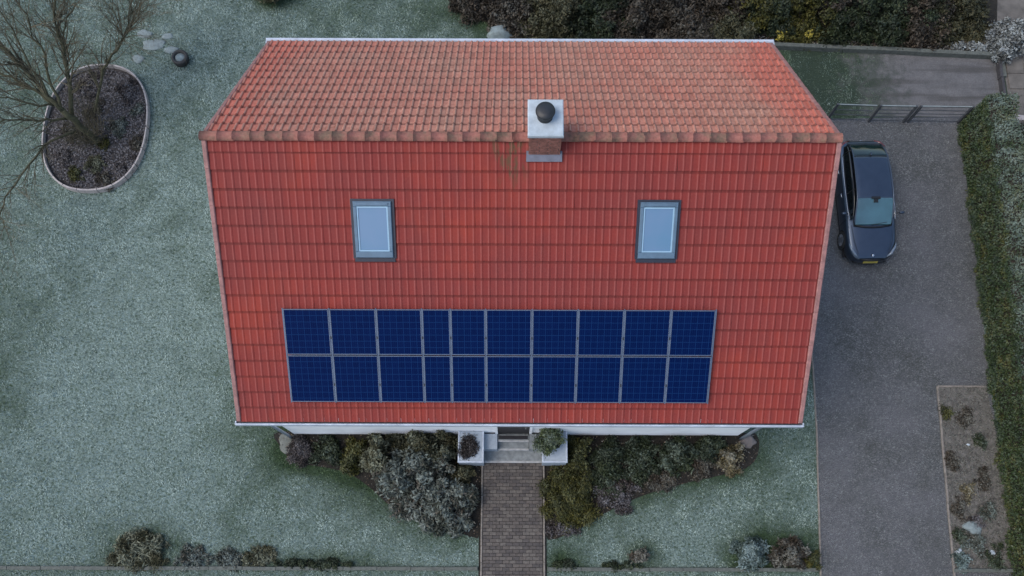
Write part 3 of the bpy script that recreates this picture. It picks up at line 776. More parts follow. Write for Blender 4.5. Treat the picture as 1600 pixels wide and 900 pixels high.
G1 = 'shrubs in the front beds'
shrub('heather', 'low purple-brown heather at the left end of the front bed', 'shrub', 472, 702, .50, .48, .36, 'purple', 5600, .05, .022, .35, 34, .13, G1)
shrub('evergreen_shrub', 'small dark green shrub right of the purple heather', 'shrub', 514, 706, .52, .52, .5, 'green', 4200, .075, .033, .35, 30, .14, G1, jitter=.45)
shrub('evergreen_shrub', 'green shrub with a few yellow leaves, beside the olive rhododendron', 'shrub', 551, 712, .46, .60, .62, 'yellow', 4200, .08, .033, .35, 30, .14, G1, jitter=.45)
shrub('olive_shrub', 'light green upright shrub at the upper left of the big frosted bush', 'shrub', 586, 706, .46, .60, 1.2, 'olive', 5200, .09, .035, .9, 30, .15, G1, jitter=.5)
shrub('olive_shrub', 'olive-brown shrub against the white wall behind the frosted bush', 'shrub', 664, 694, 1.28, .62, 1.4, 'olive', 12000, .10, .036, .45, 84, .17, G1, jitter=.55)
shrub('rhododendron', 'biggest frosted grey-green rhododendron in the left front bed', 'shrub', 645, 748, 1.56, 1.18, 1.25, 'rhodo', 19000, .125, .040, 1.0, 150, .19, G1, jitter=.6)
shrub('rhododendron', 'frosted rhododendron touching the left kerb of the brick path', 'shrub', 702, 786, 1.02, .92, .95, 'rhodo', 11500, .12, .040, 1.0, 76, .18, G1, jitter=.6)
shrub('evergreen_shrub', 'dark shrub in the corner beneath the left white block', 'shrub', 726, 740, .52, .48, .6, 'olive', 3400, .08, .033, .2, 26, .13, G1, jitter=.5)
shrub('juniper', 'spreading yellow-green juniper along the right side of the path', 'shrub', 893, 778, .94, 1.12, .62, 'yellow', 19000, .075, .020, .3, 120, .16, G1, jitter=.5)
shrub('evergreen_shrub', 'yellowish shrub tucked beside the right white block', 'shrub', 908, 708, .50, .55, .85, 'yellow', 4600, .075, .03, .4, 30, .14, G1, jitter=.5)
shrub('evergreen_shrub', 'blackish green shrub right of the yellowish one at the wall', 'shrub', 950, 716, .60, .72, .8, 'green', 6400, .075, .03, .3, 44, .15, G1, jitter=.55)
shrub('evergreen_shrub', 'dark green shrub in the middle of the right front bed', 'shrub', 1004, 716, .66, .70, .85, 'green', 6600, .075, .032, .5, 48, .15, G1, jitter=.55)
shrub('evergreen_shrub', 'grey-green shrub with frosted tips left of the tan shrub', 'shrub', 1060, 710, .70, .62, .8, 'green', 6400, .085, .033, .9, 48, .15, G1, jitter=.55)
shrub('heather', 'low grey-brown heather at the lower edge of the right bed', 'shrub', 968, 776, .80, .48, .34, 'purple', 5200, .055, .025, .8, 46, .12, G1, jitter=.5)
shrub('heather', 'brown heather beneath the dark green middle shrub', 'shrub', 1040, 752, .72, .34, .32, 'brown', 3600, .06, .026, .6, 30, .12, G1, jitter=.5)
shrub('heather', 'brown heather under the grey-green shrub', 'shrub', 1100, 728, .56, .44, .34, 'brown', 3200, .06, .026, .5, 26, .12, G1, jitter=.5)
shrub('evergreen_shrub', 'dark green shrub against the wall right of the grey-green one', 'shrub', 1112, 700, .55, .36, .6, 'green', 4200, .075, .03, .35, 34, .14, G1, jitter=.55)
shrub('heather', 'dark low plant below the yellow-green juniper at the path', 'shrub', 880, 826, .5, .2, .25, 'purple', 2200, .05, .024, .6, 24, .1, G1, jitter=.5)
shrub('heather', 'dark low plant between the juniper and the blackish shrub', 'shrub', 948, 756, .5, .45, .4, 'green', 3600, .065, .026, .4, 30, .12, G1, jitter=.5)
shrub('tan_shrub', 'tan and gold winter shrub at the right end of the bed', 'shrub', 1142, 716, .56, .50, .6, 'tan', 3000, .075, .032, .6, 40, .11, G1, jitter=.6)
G2 = 'shrubs along the bottom edge of the front lawn'
shrub('conifer', 'round blue-green frosted conifer at the lower right of the lawn', 'shrub', 1176, 866, .54, .50, .7, 'bluegreen', 7000, .085, .026, 1.0, 56, .12, G2, jitter=.45)
shrub('frosted_shrub', 'brown shrub with pale frosted tufts beside the driveway', 'shrub', 1238, 866, .66, .44, .6, 'brown', 4200, .085, .036, 1.3, 40, .12, G2, jitter=.45)
shrub('juniper', 'small olive shrub squeezed against the driveway kerb', 'shrub', 1275, 874, .26, .30, .38, 'yellow', 1500, .06, .025, .2, 10, .11, G2)
shrub('frosted_shrub', 'small lone frosted shrub in the grass right of the path', 'shrub', 1003, 870, .27, .28, .42, 'brown', 1100, .07, .032, .85, 10, .12, G2)
shrub('grass_clump', 'wide clump of withered perennials at the lower left', 'plant', 217, 862, 1.0, .55, .45, 'olive', 9500, .14, .022, 1.0, 90, .15, G2, jitter=.5)
for i, (px, rx) in enumerate(((300, .62), (352, .62), (405, .55))):
    shrub('withered_perennial', ['withered grey plants just right of the big perennial clump', 'withered grey plants midway along the left edging', 'withered grey plants left of the dark heather strip'][i], 'plant', px, 872, rx, .34, .16, ('rhodo', 'rhodo', 'olive')[i], 2200, .09, .022, 1.0, 44, .09, G2, jitter=.7)
shrub('dark_heather', 'dark heather strip along the edging near the path', 'shrub', 500, 882, 1.45, .13, .22, 'green', 3600, .06, .028, .2, 40, .09, G2)
shrub('dark_heather', 'dark heather in the corner right of the brick path', 'shrub', 884, 882, .42, .13, .2, 'green', 1400, .06, .028, .2, 14, .09, G2)
shrub('dark_heather', 'dark heather on the edging left of the blue-green conifer', 'shrub', 980, 885, .8, .10, .16, 'green', 1500, .06, .028, .2, 20, .08, G2)

# boulders, planters
def rock(name, label, px, py, rx, ry, h, mat, cat='stone', group=None, z0=0, seed=0):
    import bmesh
    bm = bmesh.new(); bmesh.ops.create_icosphere(bm, subdivisions=3, radius=1); rn = random.Random(seed)
    ph = [rn.uniform(0, 6) for _ in range(6)]
    for v in bm.verts:
        c = v.co; d = 1 + .13*math.sin(3*c.x+ph[0])*math.cos(2.5*c.y+ph[1]) + .08*math.sin(6*c.y+ph[2]+3*c.z) + .05*math.cos(8*c.x+ph[3])
        v.co = Vector((c.x*d*rx, c.y*d*ry, max(c.z, -.3)*d*h))
    for f in bm.faces: f.smooth = True
    me = bpy.data.meshes.new(name); bm.to_mesh(me); bm.free(); me.materials.append(mat)
    o = link(name, me, None, P(px, py, z0)); return tag(o, label, cat, group)
rock('boulder', 'pale pinkish boulder at the right end of the front bed', 1168, 690, .24, .20, .14, simple('pink_boulder', (.13, .115, .11), .9, .25, 5, .5), seed=3)
rock('boulder', 'grey flat stone left of the purple heather by the house corner', 446, 692, .20, .34, .03, simple('grey_flat_stone', (.11, .12, .11), .9, .25, 5, .5), seed=5)
rock('boulder', 'pale frosted rock standing just behind the back gutter', 780, 57, .50, .32, .34, M_STEP, seed=8)
for i, (px, py, rx, ry, lb) in enumerate(((240, 70, .40, .24, 'largest pale frosted stepping stone'), (262, 57, .20, .13, 'small stepping stone above the largest one'), (226, 53, .26, .16, 'stepping stone nearest the tree twigs at the top'), (268, 78, .24, .14, 'stepping stone nearest the black round planter'), (216, 92, .20, .16, 'dull stepping stone nearest the oval bed'))):
    rock('stepping_stone', lb, px, py, rx, ry, .05, M_STEP, 'stepping stone', 'stepping stones in the back lawn', seed=20+i)
for i, (px, py, s, lb) in enumerate(((1519, 824, .30, 'largest white frosted stone in the corner bed'), (1508, 842, .17, 'frosted stone just below the largest one in the corner bed'), (1549, 864, .12, 'little pale stone near the hedge foot'), (1498, 862, .13, 'pale stone at the bed kerb'), (1512, 695, .07, 'tiny pale stone in the upper corner bed'))):
    rock('stone', lb, px, py, s, s*.7, s*.45, M_STEP if i < 2 else M_CAP, 'stone', 'stones in the corner bed', seed=40+i)
t = thing('round_planter', 'round black planter with frosty soil on the lawn', 'planter', P(285, 96))
m = MB(); m.lathe([(.20,.0),(.27,.06),(.285,.24),(.27,.26),(.185,.26),(.17,.20)], n=28); m.obj('rim', M_POT, t, True)
m = MB(); m.lathe([(.0,.215),(.10,.235),(.16,.215),(.175,.195)], n=20); m.obj('soil', M_STEP, t, True)
# plants on the plinths
cx, cy, w = pl['right']
t = thing('potted_shrub', 'leafy green potted shrub on the right white block', 'plant', (cx-.02, P(870, 690, 1.2).y, PZ))
m = MB(); m.lathe([(0,0),(.14,0),(.19,.26),(.20,.28),(.17,.28),(.16,.22),(0,.22)], n=20); m.obj('pot', M_POT, t, True)
cl = [(c[0], c[1], c[2]+.28, *c[3:]) for c in dome_clumps(.46, .42, .42, 22, .15)]; leaves('foliage', leaf_mat('pot_shrub_leaf', (.02, .032, .014), (.048, .070, .030), (.10, .125, .05), (.22, .27, .24)), cl, 3200, .085, .035, .35, t, zmin=.1); stems(t, cl[:10])
cx, cy, w = pl['left']
t = thing('withered_plant', 'dark withered plant lying low on the left white block', 'plant', (cx-.05, P(735, 700, PZ).y, PZ))
cl = [(RNG.normal(0, .10), RNG.normal(0, .13), .02, .11, .11, .035, -.3) for _ in range(40)]; leaves('foliage', LM['purple'], cl, 3000, .06, .03, .15, t, zmin=.01)

# clipped hedge at the right
hp = thing('clipped_hedge', 'tall clipped green hedge along the driveway with frosted top', 'hedge', (15.2, 15.0, 0))
HH = 1.5
def hedge_leaves():
    n = 64000; y = RNG.uniform(-18.5, .05, n); u = RNG.random(n)
    wtop = 1.0; side = u < .52; top = (u >= .52) & (u < .90)
    lump = .05*np.sin(y*2.3)+.04*np.sin(y*5.1+1)+.03*np.sin(y*11)
    s2 = RNG.random(n)
    x = np.where(side, 0+.10*(1-s2)*-1+lump, np.where(top, s2*wtop, wtop+lump)); z = np.where(side, s2*HH, np.where(top, HH+lump+.04*np.sin(s2*9+y*4), s2*HH))
    end = RNG.random(n) < .03; y = np.where(end, .05, y); x = np.where(end, RNG.random(n)*wtop, x); z = np.where(end, s2*HH, z)
    # rounded shoulders
    z = np.where(top, z-.12*np.exp(-(x/.12)**2)-.12*np.exp(-((wtop-x)/.12)**2), z)
    # the near end leans out a little as in life
    jit = RNG.normal(0, .032, (n, 3)); pos = np.stack([x, y, z], 1)+jit
    pos[:,0] += pos[:,1]*.012 ; pos[:,2] = np.maximum(pos[:,2], .03)
    nn = np.where(side[:,None], [-1,0,.3], np.where(top[:,None], [0,0,1], [1,0,.3])); nr = norm(nn*.8+RNG.normal(0, .65, (n, 3)))
    td = norm(np.cross(nr, RNG.normal(0, 1, (n, 3)))); bd = np.cross(nr, td); L = .042*RNG.uniform(.5, 1.3, n)[:,None]; Wd = .020*RNG.uniform(.6, 1.3, n)[:,None]
    co = np.stack([pos-td*L, pos-bd*Wd, pos+td*L, pos+bd*Wd], 1).reshape(-1, 3)
    patch = vnoise(pos[:,0]+3*z, y, .55, 31); p2 = vnoise(pos[:,0]+2*z, y, .22, 32); tint = np.clip(RNG.beta(2, 2, n)*.5+.45*patch+.45*p2-.22, 0, 1)
    fr = np.clip(np.where(top, .30, .10)*(.2+1.6*vnoise(pos[:,0]+z, y, .30, 33))*(.3+np.abs(nr[:,2])) * np.clip(.55 + (y+14)*.06, .25, 1.2) + RNG.normal(0, .08, n), 0, .9)
    link('foliage', np_mesh('foliage', co, np.arange(4*n).reshape(n, 4), LM['hedge'], {'tint': ('FACE', tint), 'frost': ('POINT', np.repeat(fr, 4))}), hp)
hedge_leaves()
m = MB()
for i in range(37):   # dense twiggy inside, one lump per half metre
    y = -.25-i*.5; m.box(.10+y*.012, .90+y*.012, y-.248, y+.248-.05*(i == 0), .0, HH-.16-.03*random.random())
m.obj('inner_twigs', M_STEM, hp)

# dark hedgerow behind the house
HG = 'bushes of the dark hedgerow behind the house'
rows = [ # px, py, rx, ry, h, mat, label, frost
 (745, -4, .9, .7, .8, 'brown', 'lowest brown bush at the left tip of the hedgerow', .35),
 (800, 12, 1.0, .8, 1.0, 'brown', 'brown bush with pale frosted twigs left of centre in the hedgerow', .5),
 (865, 24, 1.1, .9, 1.3, 'olive', 'olive-yellow bush above the left half of the back roof', .2),
 (935, 34, 1.1, .9, 1.5, 'green', 'blackish bush next to the olive-yellow one', .12),
 (1000, 38, 1.2, .9, 1.6, 'brown', 'wide grey-brown bush above the middle of the roof', .3),
 (1070, 40, 1.1, .9, 1.6, 'brown', 'grey twiggy bush right of the wide grey-brown one', .45),
 (1135, 42, 1.1, .9, 1.7, 'olive', 'olive bush left of the yellow-leaved one', .2),
 (1205, 40, 1.1, .9, 1.6, 'yellow', 'bush with bright yellow leaf clusters above the roof corner', .08),
 (1265, 44, 1.0, .9, 1.6, 'yellow', 'yellow-green bush right of the roof corner', .1),
 (1330, 48, 1.1, .9, 1.7, 'green', 'nearly black bush behind the back kerb', .08),
 (1395, 44, 1.1, 1., 1.9, 'green', 'deep blue-green evergreen in the hedgerow', .2),
 (1455, 48, 1.1, 1., 1.9, 'brown', 'reddish brown bush right of the deep evergreen', .15),
 (1515, 40, 1.1, 1., 1.9, 'olive', 'olive bush at the right end of the hedgerow', .15),
 (860, -30, 1.2, 1., 1.6, 'olive', 'olive bush at the upper left of the hedgerow', .2),
 (945, -22, 1.3, 1.1, 1.9, 'green', 'dark bush at the top edge of the photo, left of centre', .15),
 (1040, -20, 1.3, 1.1, 2.0, 'brown', 'frost-tipped grey bush at the top edge of the photo', .4),
 (1130, -18, 1.3, 1.1, 2.0, 'brown', 'brown bush at the top edge above the yellow-leaved bush', .2),
 (1225, -16, 1.3, 1.1, 2.0, 'green', 'dark green bush at the top edge right of centre', .12),
 (1320, -14, 1.3, 1.1, 2.1, 'brown', 'brown bush at the top edge above the black one', .15),
 (1415, -12, 1.3, 1.1, 2.2, 'green', 'dark evergreen at the top edge above the deep evergreen', .15),
 (1510, -12, 1.3, 1.2, 2.2, 'olive', 'olive-brown tree top at the upper right', .15),
]
for (px, py, rx, ry, h, mt_, lb, fr) in rows:
    if px > 1150 and py > 0: py -= 30 + (px-1150)*.025; ry *= .9
    shrub('hedgerow_bush', lb, 'bush', px, py, rx*1.12, ry*1.12, h, mt_, 9500, .095, .038, fr*.9, 120, .19, HG, jitter=.65, fill=.35)
m_yl = leaf_mat('bright_yellow_leaf', (.12, .10, .015), (.22, .18, .025), (.32, .27, .05))
bt = [o for o in COL.objects if o.get('label', '').startswith('bush with bright yellow')][0]
cl = []
for a, b in ((1218, 56), (1263, 54), (1175, 40), (1240, 30)):
    q = P(a, b, 1.2)-bt.location; cl.append((q.x, q.y, 1.2, .13, .13, .1, 0))
leaves('yellow_leaves', m_yl, cl[:2], 110, .075, .05, .0, bt); 
shrub('hedgerow_bush', 'small bush poking in at the top left of the roof', 'bush', 430, -14, .7, .5, .8, 'olive', 2600, .09, .04, .3, 20, .2)
shrub('frosted_tree_top', 'whitish frosted bush in the far upper right corner', 'bush', 1592, 48, .75, .9, 1.3, 'grey', 5200, .10, .045, .95, 34, .2, jitter=.45)
shrub('roadside_bush', 'dark brown bush right of the hedge beside the street', 'bush', 1607, 225, .45, .9, .9, 'brown', 3200, .08, .035, .5, 22, .18)
shrub('frosted_shrub', 'purplish frosted ground plant by the white post', 'plant', 1527, 74, .8, .25, .3, 'grey', 1800, .08, .04, .8, 16, .12)

# leaf litter and small plants on soil
def litter(name, poly, n, size, mat, label, frost, z=.02):
    xs = [p[0] for p in poly]; ys_ = [p[1] for p in poly]
    x = RNG.uniform(min(xs), max(xs), n*2); y = RNG.uniform(min(ys_), max(ys_), n*2); ok = pip(x, y, poly); x, y = x[ok], y[ok]
    k = len(x); nr = norm(np.stack([RNG.normal(0, .45, k), RNG.normal(0, .45, k), np.ones(k)], 1)); td = norm(np.cross(nr, RNG.normal(0, 1, (k, 3)))); bd = np.cross(nr, td)
    pos = np.stack([x, y, z+RNG.random(k)*.05], 1); L = size*RNG.uniform(.5, 1.3, k)[:,None]/2
    co = np.stack([pos-td*L, pos-bd*L*.6, pos+td*L, pos+bd*L*.6], 1).reshape(-1, 3)
    o = link(name, np_mesh(name, co, np.arange(4*k).reshape(k, 4), mat, {'tint': ('FACE', RNG.beta(1.4, 2.2, k)), 'frost': ('POINT', np.repeat(np.clip(RNG.normal(frost, .3, k), 0, .9), 4))}), kind='stuff')
    o['label'] = label; o['category'] = 'leaf litter'
ringp = [ring_pt(2*math.pi*i/40, .94) for i in range(40)]
litter('leaf_litter', ringp, 3600, .07, LM['purple'], 'frosted fallen leaves inside the oval tree bed', .55, .06)
litter('leaf_litter', corner_bed, 3000, .055, LM['brown'], 'fallen leaves scattered on the corner bed', .7, .022)
litter('leaf_litter', left_bed, 900, .05, LM['litter'], 'fallen leaves on the soil of the left front bed', .1)
litter('leaf_litter', right_bed, 900, .05, LM['litter'], 'fallen leaves on the soil of the right front bed', .1)
litter('leaf_litter', PP([(960,66),(1210,73),(1556,90),(1556,60),(1210,40),(960,40)]), 3000, .07, LM['litter'], 'fallen leaves under the hedgerow', .2)
G3 = 'tufts inside the oval tree bed'
for i, (px, py, rx, mat, lb, fr, n) in enumerate(((118, 272, .30, 'yellow', 'yellowish tuft at the lower left of the oval bed', .3, 1300), (150, 256, .42, 'olive', 'olive tuft below the trunk in the oval bed', .6, 1900), (186, 196, .50, 'rhodo', 'frosted ground plant right of the trunk', .9, 2300), (98, 244, .34, 'purple', 'purplish tuft at the left edge of the oval bed', .6, 1400),
    (200, 258, .42, 'purple', 'frosted purple plant at the lower right of the oval bed', .9, 1900), (140, 132, .52, 'purple', 'purple ground plant at the top of the oval bed', .8, 2400), (196, 142, .50, 'purple', 'frosty purple plant at the upper right of the oval bed', 1., 2300), (163, 222, .24, 'yellow', 'mossy yellow-green tuft at the foot of the trunk', .0, 900),
    (108, 205, .46, 'brown', 'brown ground plant in the left half of the oval bed', .6, 1900), (150, 170, .52, 'brown', 'brown twiggy plant just above the trunk in the oval bed', .5, 2200), (214, 225, .34, 'brown', 'brown plant at the right rim of the oval bed', .6, 1200), (165, 282, .40, 'brown', 'brown plant at the bottom rim of the oval bed', .7, 1500), (215, 172, .28, 'rhodo', 'small frosted plant at the right rim of the oval bed', .9, 900))):
    shrub('ground_plant', lb, 'plant', px, py, rx, rx*.9, .18, mat, n, .055, .022, fr, 26, .09, G3, zbase=.05, jitter=.6)
G4 = 'plants of the corner bed'
for i, (px, py, rx, mat, lb, fr, n) in enumerate(((1530, 845, .46, 'rhodo', 'dark frosted plant at the bottom of the corner bed', 1.1, 2200), (1505, 874, .34, 'bluegreen', 'blue-green plant in the lowest corner of the corner bed', .9, 1400), (1548, 800, .36, 'rhodo', 'frosted plant against the hedge foot', .9, 1400), (1500, 790, .32, 'brown', 'brown plant in the lower half of the corner bed', .9, 1200),
    (1538, 748, .34, 'brown', 'brown tuft by the hedge midway down the corner bed', .7, 1300), (1490, 720, .28, 'brown', 'low tuft by the kerb midway down the corner bed', .6, 900), (1560, 870, .36, 'green', 'dark green plant at the hedge foot in the lowest corner', .5, 1500), (1516, 770, .26, 'tan', 'tan tuft in the middle of the corner bed', .6, 800), (1508, 655, .30, 'brown', 'flat brown tuft in the upper part of the corner bed', .8, 900),
    (1535, 690, .26, 'green', 'small green tuft near the hedge in the upper corner bed', .5, 700), (1480, 645, .20, 'yellow', 'mossy tuft by the kerb near the top of the corner bed', .3, 500), (1525, 815, .30, 'purple', 'purplish plant just above the white stone', .9, 1000), (1500, 835, .26, 'green', 'dark green plant left of the white stone', .6, 900))):
    shrub('bed_plant', lb, 'plant', px, py, rx, rx*1.1, .16, mat, n, .06, .026, fr, 24, .09, G4, jitter=.7)

# ------------------------------------------------------------------ bare tree
tree = thing('bare_tree', 'bare multi-stemmed tree leaning out of the oval bed', 'tree', P(153, 222))
TB = P(153, 222)
def V3(px, py, z): return P(px, py, z)-TB
def crook(pts, r0, r1, sub=4, amp=.05):
    out, rad = [], []; n = (len(pts)-1)*sub
    for i in range(len(pts)-1):
        for j in range(sub):
            t = j/sub; p = pts[i].lerp(pts[i+1], t); out.append(p + (Vector((random.gauss(0, amp), random.gauss(0, amp), random.gauss(0, amp))) if i+j else Vector()))
    out.append(pts[-1]); m = len(out); rad = [r0+(r1-r0)*(k/(m-1))**.8 for k in range(m)]; return out, rad
twm = MB()
def branch(m, p, d, L, r, lvl):
    n = max(3, int(L/.22)); pts = [p]; dd = d.normalized()
    for i in range(n):
        dd = (dd + Vector((random.gauss(0, .13), random.gauss(0, .13), random.gauss(.015, .10)))).normalized(); pts.append(pts[-1]+dd*L/n)
    m.tube(pts, [r*(1-.8*i/n) for i in range(n+1)], 5 if r > .02 else 3, cap=False)
    if lvl > 0:
        for k in range(random.randint(3, 5) + (1 if L > 1.5 else 0)):
            i = random.randint(1, n); a = random.uniform(.35, .9)
            side = Vector((random.gauss(0, 1), random.gauss(0, 1), random.gauss(0, .8))).normalized()
            branch(m, pts[i], (dd*math.cos(a)+side*math.sin(a)), L*random.uniform(.35, .62), r*(1-.8*i/n)*.62+.002, lvl-1)
fork = V3(97, 172, 1.75)
m = MB(); pts, rad = crook([Vector((0,0,0)), V3(135, 205, .7), fork], .13, .095, 4, .03); rad[0] = .19; m.tube(pts, rad, 10); m.obj('trunk', M_BARK, tree, True)
LIMBS = [ # pixel polylines with heights, radii
 ([(97,172,1.75),(50,120,2.6),(5,80,3.3),(-50,45,3.9)], .085, .03),
 ([(85,165,1.7),(40,135,2.2),(-5,110,2.6),(-60,85,3.0)], .060, .02),
 ([(112,180,1.3),(105,110,2.3),(95,60,3.1),(80,0,4.1),(72,-40,4.5)], .075, .025),
 ([(104,95,2.5),(100,50,3.0),(118,5,3.6)], .030, .012),
 ([(148,175,.5),(160,110,1.1),(190,65,1.7),(200,45,2.0),(203,5,2.6)], .050, .014),
 ([(188,68,1.7),(196,55,1.9),(215,22,2.3),(238,8,2.6)], .026, .010),
 ([(190,55,1.8),(178,22,2.3),(165,-10,2.8)], .022, .008),
 ([(105,185,1.3),(60,187,1.8),(20,187,2.3),(-30,190,2.8)], .045, .014),
 ([(120,205,.8),(70,228,1.2),(20,290,1.7),(2,330,1.9),(4,360,2.0)], .042, .012),
 ([(95,172,1.75),(70,90,3.1),(40,25,4.2),(15,-30,5.0)], .050, .014),
 ([(75,150,2.2),(30,60,3.6),(-10,5,4.5)], .040, .012),
 ([(90,165,1.8),(30,160,2.6),(-30,150,3.3)], .038, .012),
]
for pl_, r0, r1 in LIMBS:
    pts, rad = crook([V3(*q) for q in pl_], r0, r1, 4, .035)
    m = MB(); m.tube(pts, rad, 8); m.obj('limb', M_BARK, tree, True)
    n = len(pts)
    for i in range(2, n):
        for _ in range(3 if r0 > .045 else 2):
            d = (pts[i]-pts[i-1]).normalized(); s = Vector((random.gauss(0, 1), random.gauss(0, 1), random.gauss(.2, .7))).normalized(); a = random.uniform(.3, .8)
            branch(twm, pts[i], d*math.cos(a)+s*math.sin(a), random.uniform(.7, 1.6), rad[i]*.42+.004, 2 if random.random() < .8 else 1)
twm.obj('twigs', M_TWIG, tree)
sk_ = MB()   # suckers round the foot
for i in range(90):
    a = random.uniform(0, 6.28); b = Vector((math.cos(a), math.sin(a), 0))*random.uniform(.05, .35) + Vector((-.15, .2, 0))
    branch(sk_, b, Vector((math.cos(a)*.5-.15, math.sin(a)*.5+.1, .9)), random.uniform(.5, 1.5), .010, 2 if i % 3 == 0 else 1)
sk_.obj('suckers', M_TWIG, tree)

# ------------------------------------------------------------------ gate and fence behind the car
def barred(lab, a, b, name, cat, posts=(1, 1), bars=5, h=.88):
    A, B = P(*a), P(*b); t = thing(name, lab, cat, A, math.atan2(B.y-A.y, B.x-A.x), 'barred gates across the driveway' if cat == 'gate' else None); L = (B-A).length
    for i in range(bars):
        m = MB(); z = .10+(h-.10)*i/(bars-1); m.box(.04, L-.04, -.008, .008, z-.012, z+.012); o = m.obj('bar', M_METAL if i < bars-1 else M_METAL, t)
    m = MB(); m.box(.02, L-.02, -.016, .016, h+.0205, h+.045); m.obj('top_rail', M_GATEF, t)
    for k, x in enumerate((0, L)):
        if posts[k]: m = MB(); m.cbox(x-.035, x+.035, -.035, .035, 0, h+.06, .01); m.obj('post', M_METAL, t)
    return t
barred('short barred fence between the house and the gates', (1292, 188), (1352, 190), 'barred_fence', 'fence', (1, 0), 4)
barred('left leaf of the dark metal driveway gate', (1357, 190), (1411, 191), 'driveway_gate', 'gate')
barred('right leaf of the dark metal driveway gate, next to the hedge', (1418, 191), (1496, 192), 'driveway_gate', 'gate')

# ------------------------------------------------------------------ car
def car_paint():
    t = NT('navy_car_paint'); t.b.inputs['Coat IOR'].default_value = 1.5; t.b.inputs['Coat Roughness'].default_value = .04; f = t.noise(260, 2)
    return t.out(t.ramp(t.noise(3, 2), [(.3, (.056, .074, .104)), (.7, (.066, .086, .118))]), .30, metal=.85, coat=.35, spec=.5)
M_PAINT = car_paint()
M_ROOFP = M_PAINT
M_CGL = simple('car_side_glass', (.004, .005, .007), .04, .1, 2, 0, spec=.6)
M_WSG = simple('car_windscreen', (.038, .105, .125), .05, .25, 1.5, 0, spec=1.0, coat=.8)
M_RWG = simple('car_rear_glass', (.006, .018, .018), .05, .3, 2.5, 0, spec=.8)
M_TRIM = simple('black_trim', (.006, .006, .007), .5, .2)
M_CHR = simple('chrome_trim', (.55, .57, .60), .2, .05, 4, 0, metal=.9)
M_TYRE = simple('tyre_rubber', (.012, .012, .012), .85, .2)
M_RIM = simple('alloy_rim', (.25, .26, .28), .35, .1, 5, 0, metal=.8)
M_LAMP = simple('headlamp_lens', (.12, .15, .19), .08, .2, 6, 0, coat=1.0)
M_TAIL = simple('tail_lamp', (.10, .006, .006), .15, .2, 6, 0, coat=.8)
M_PLATE = simple('yellow_number_plate', (.22, .18, .035), .5, .08)
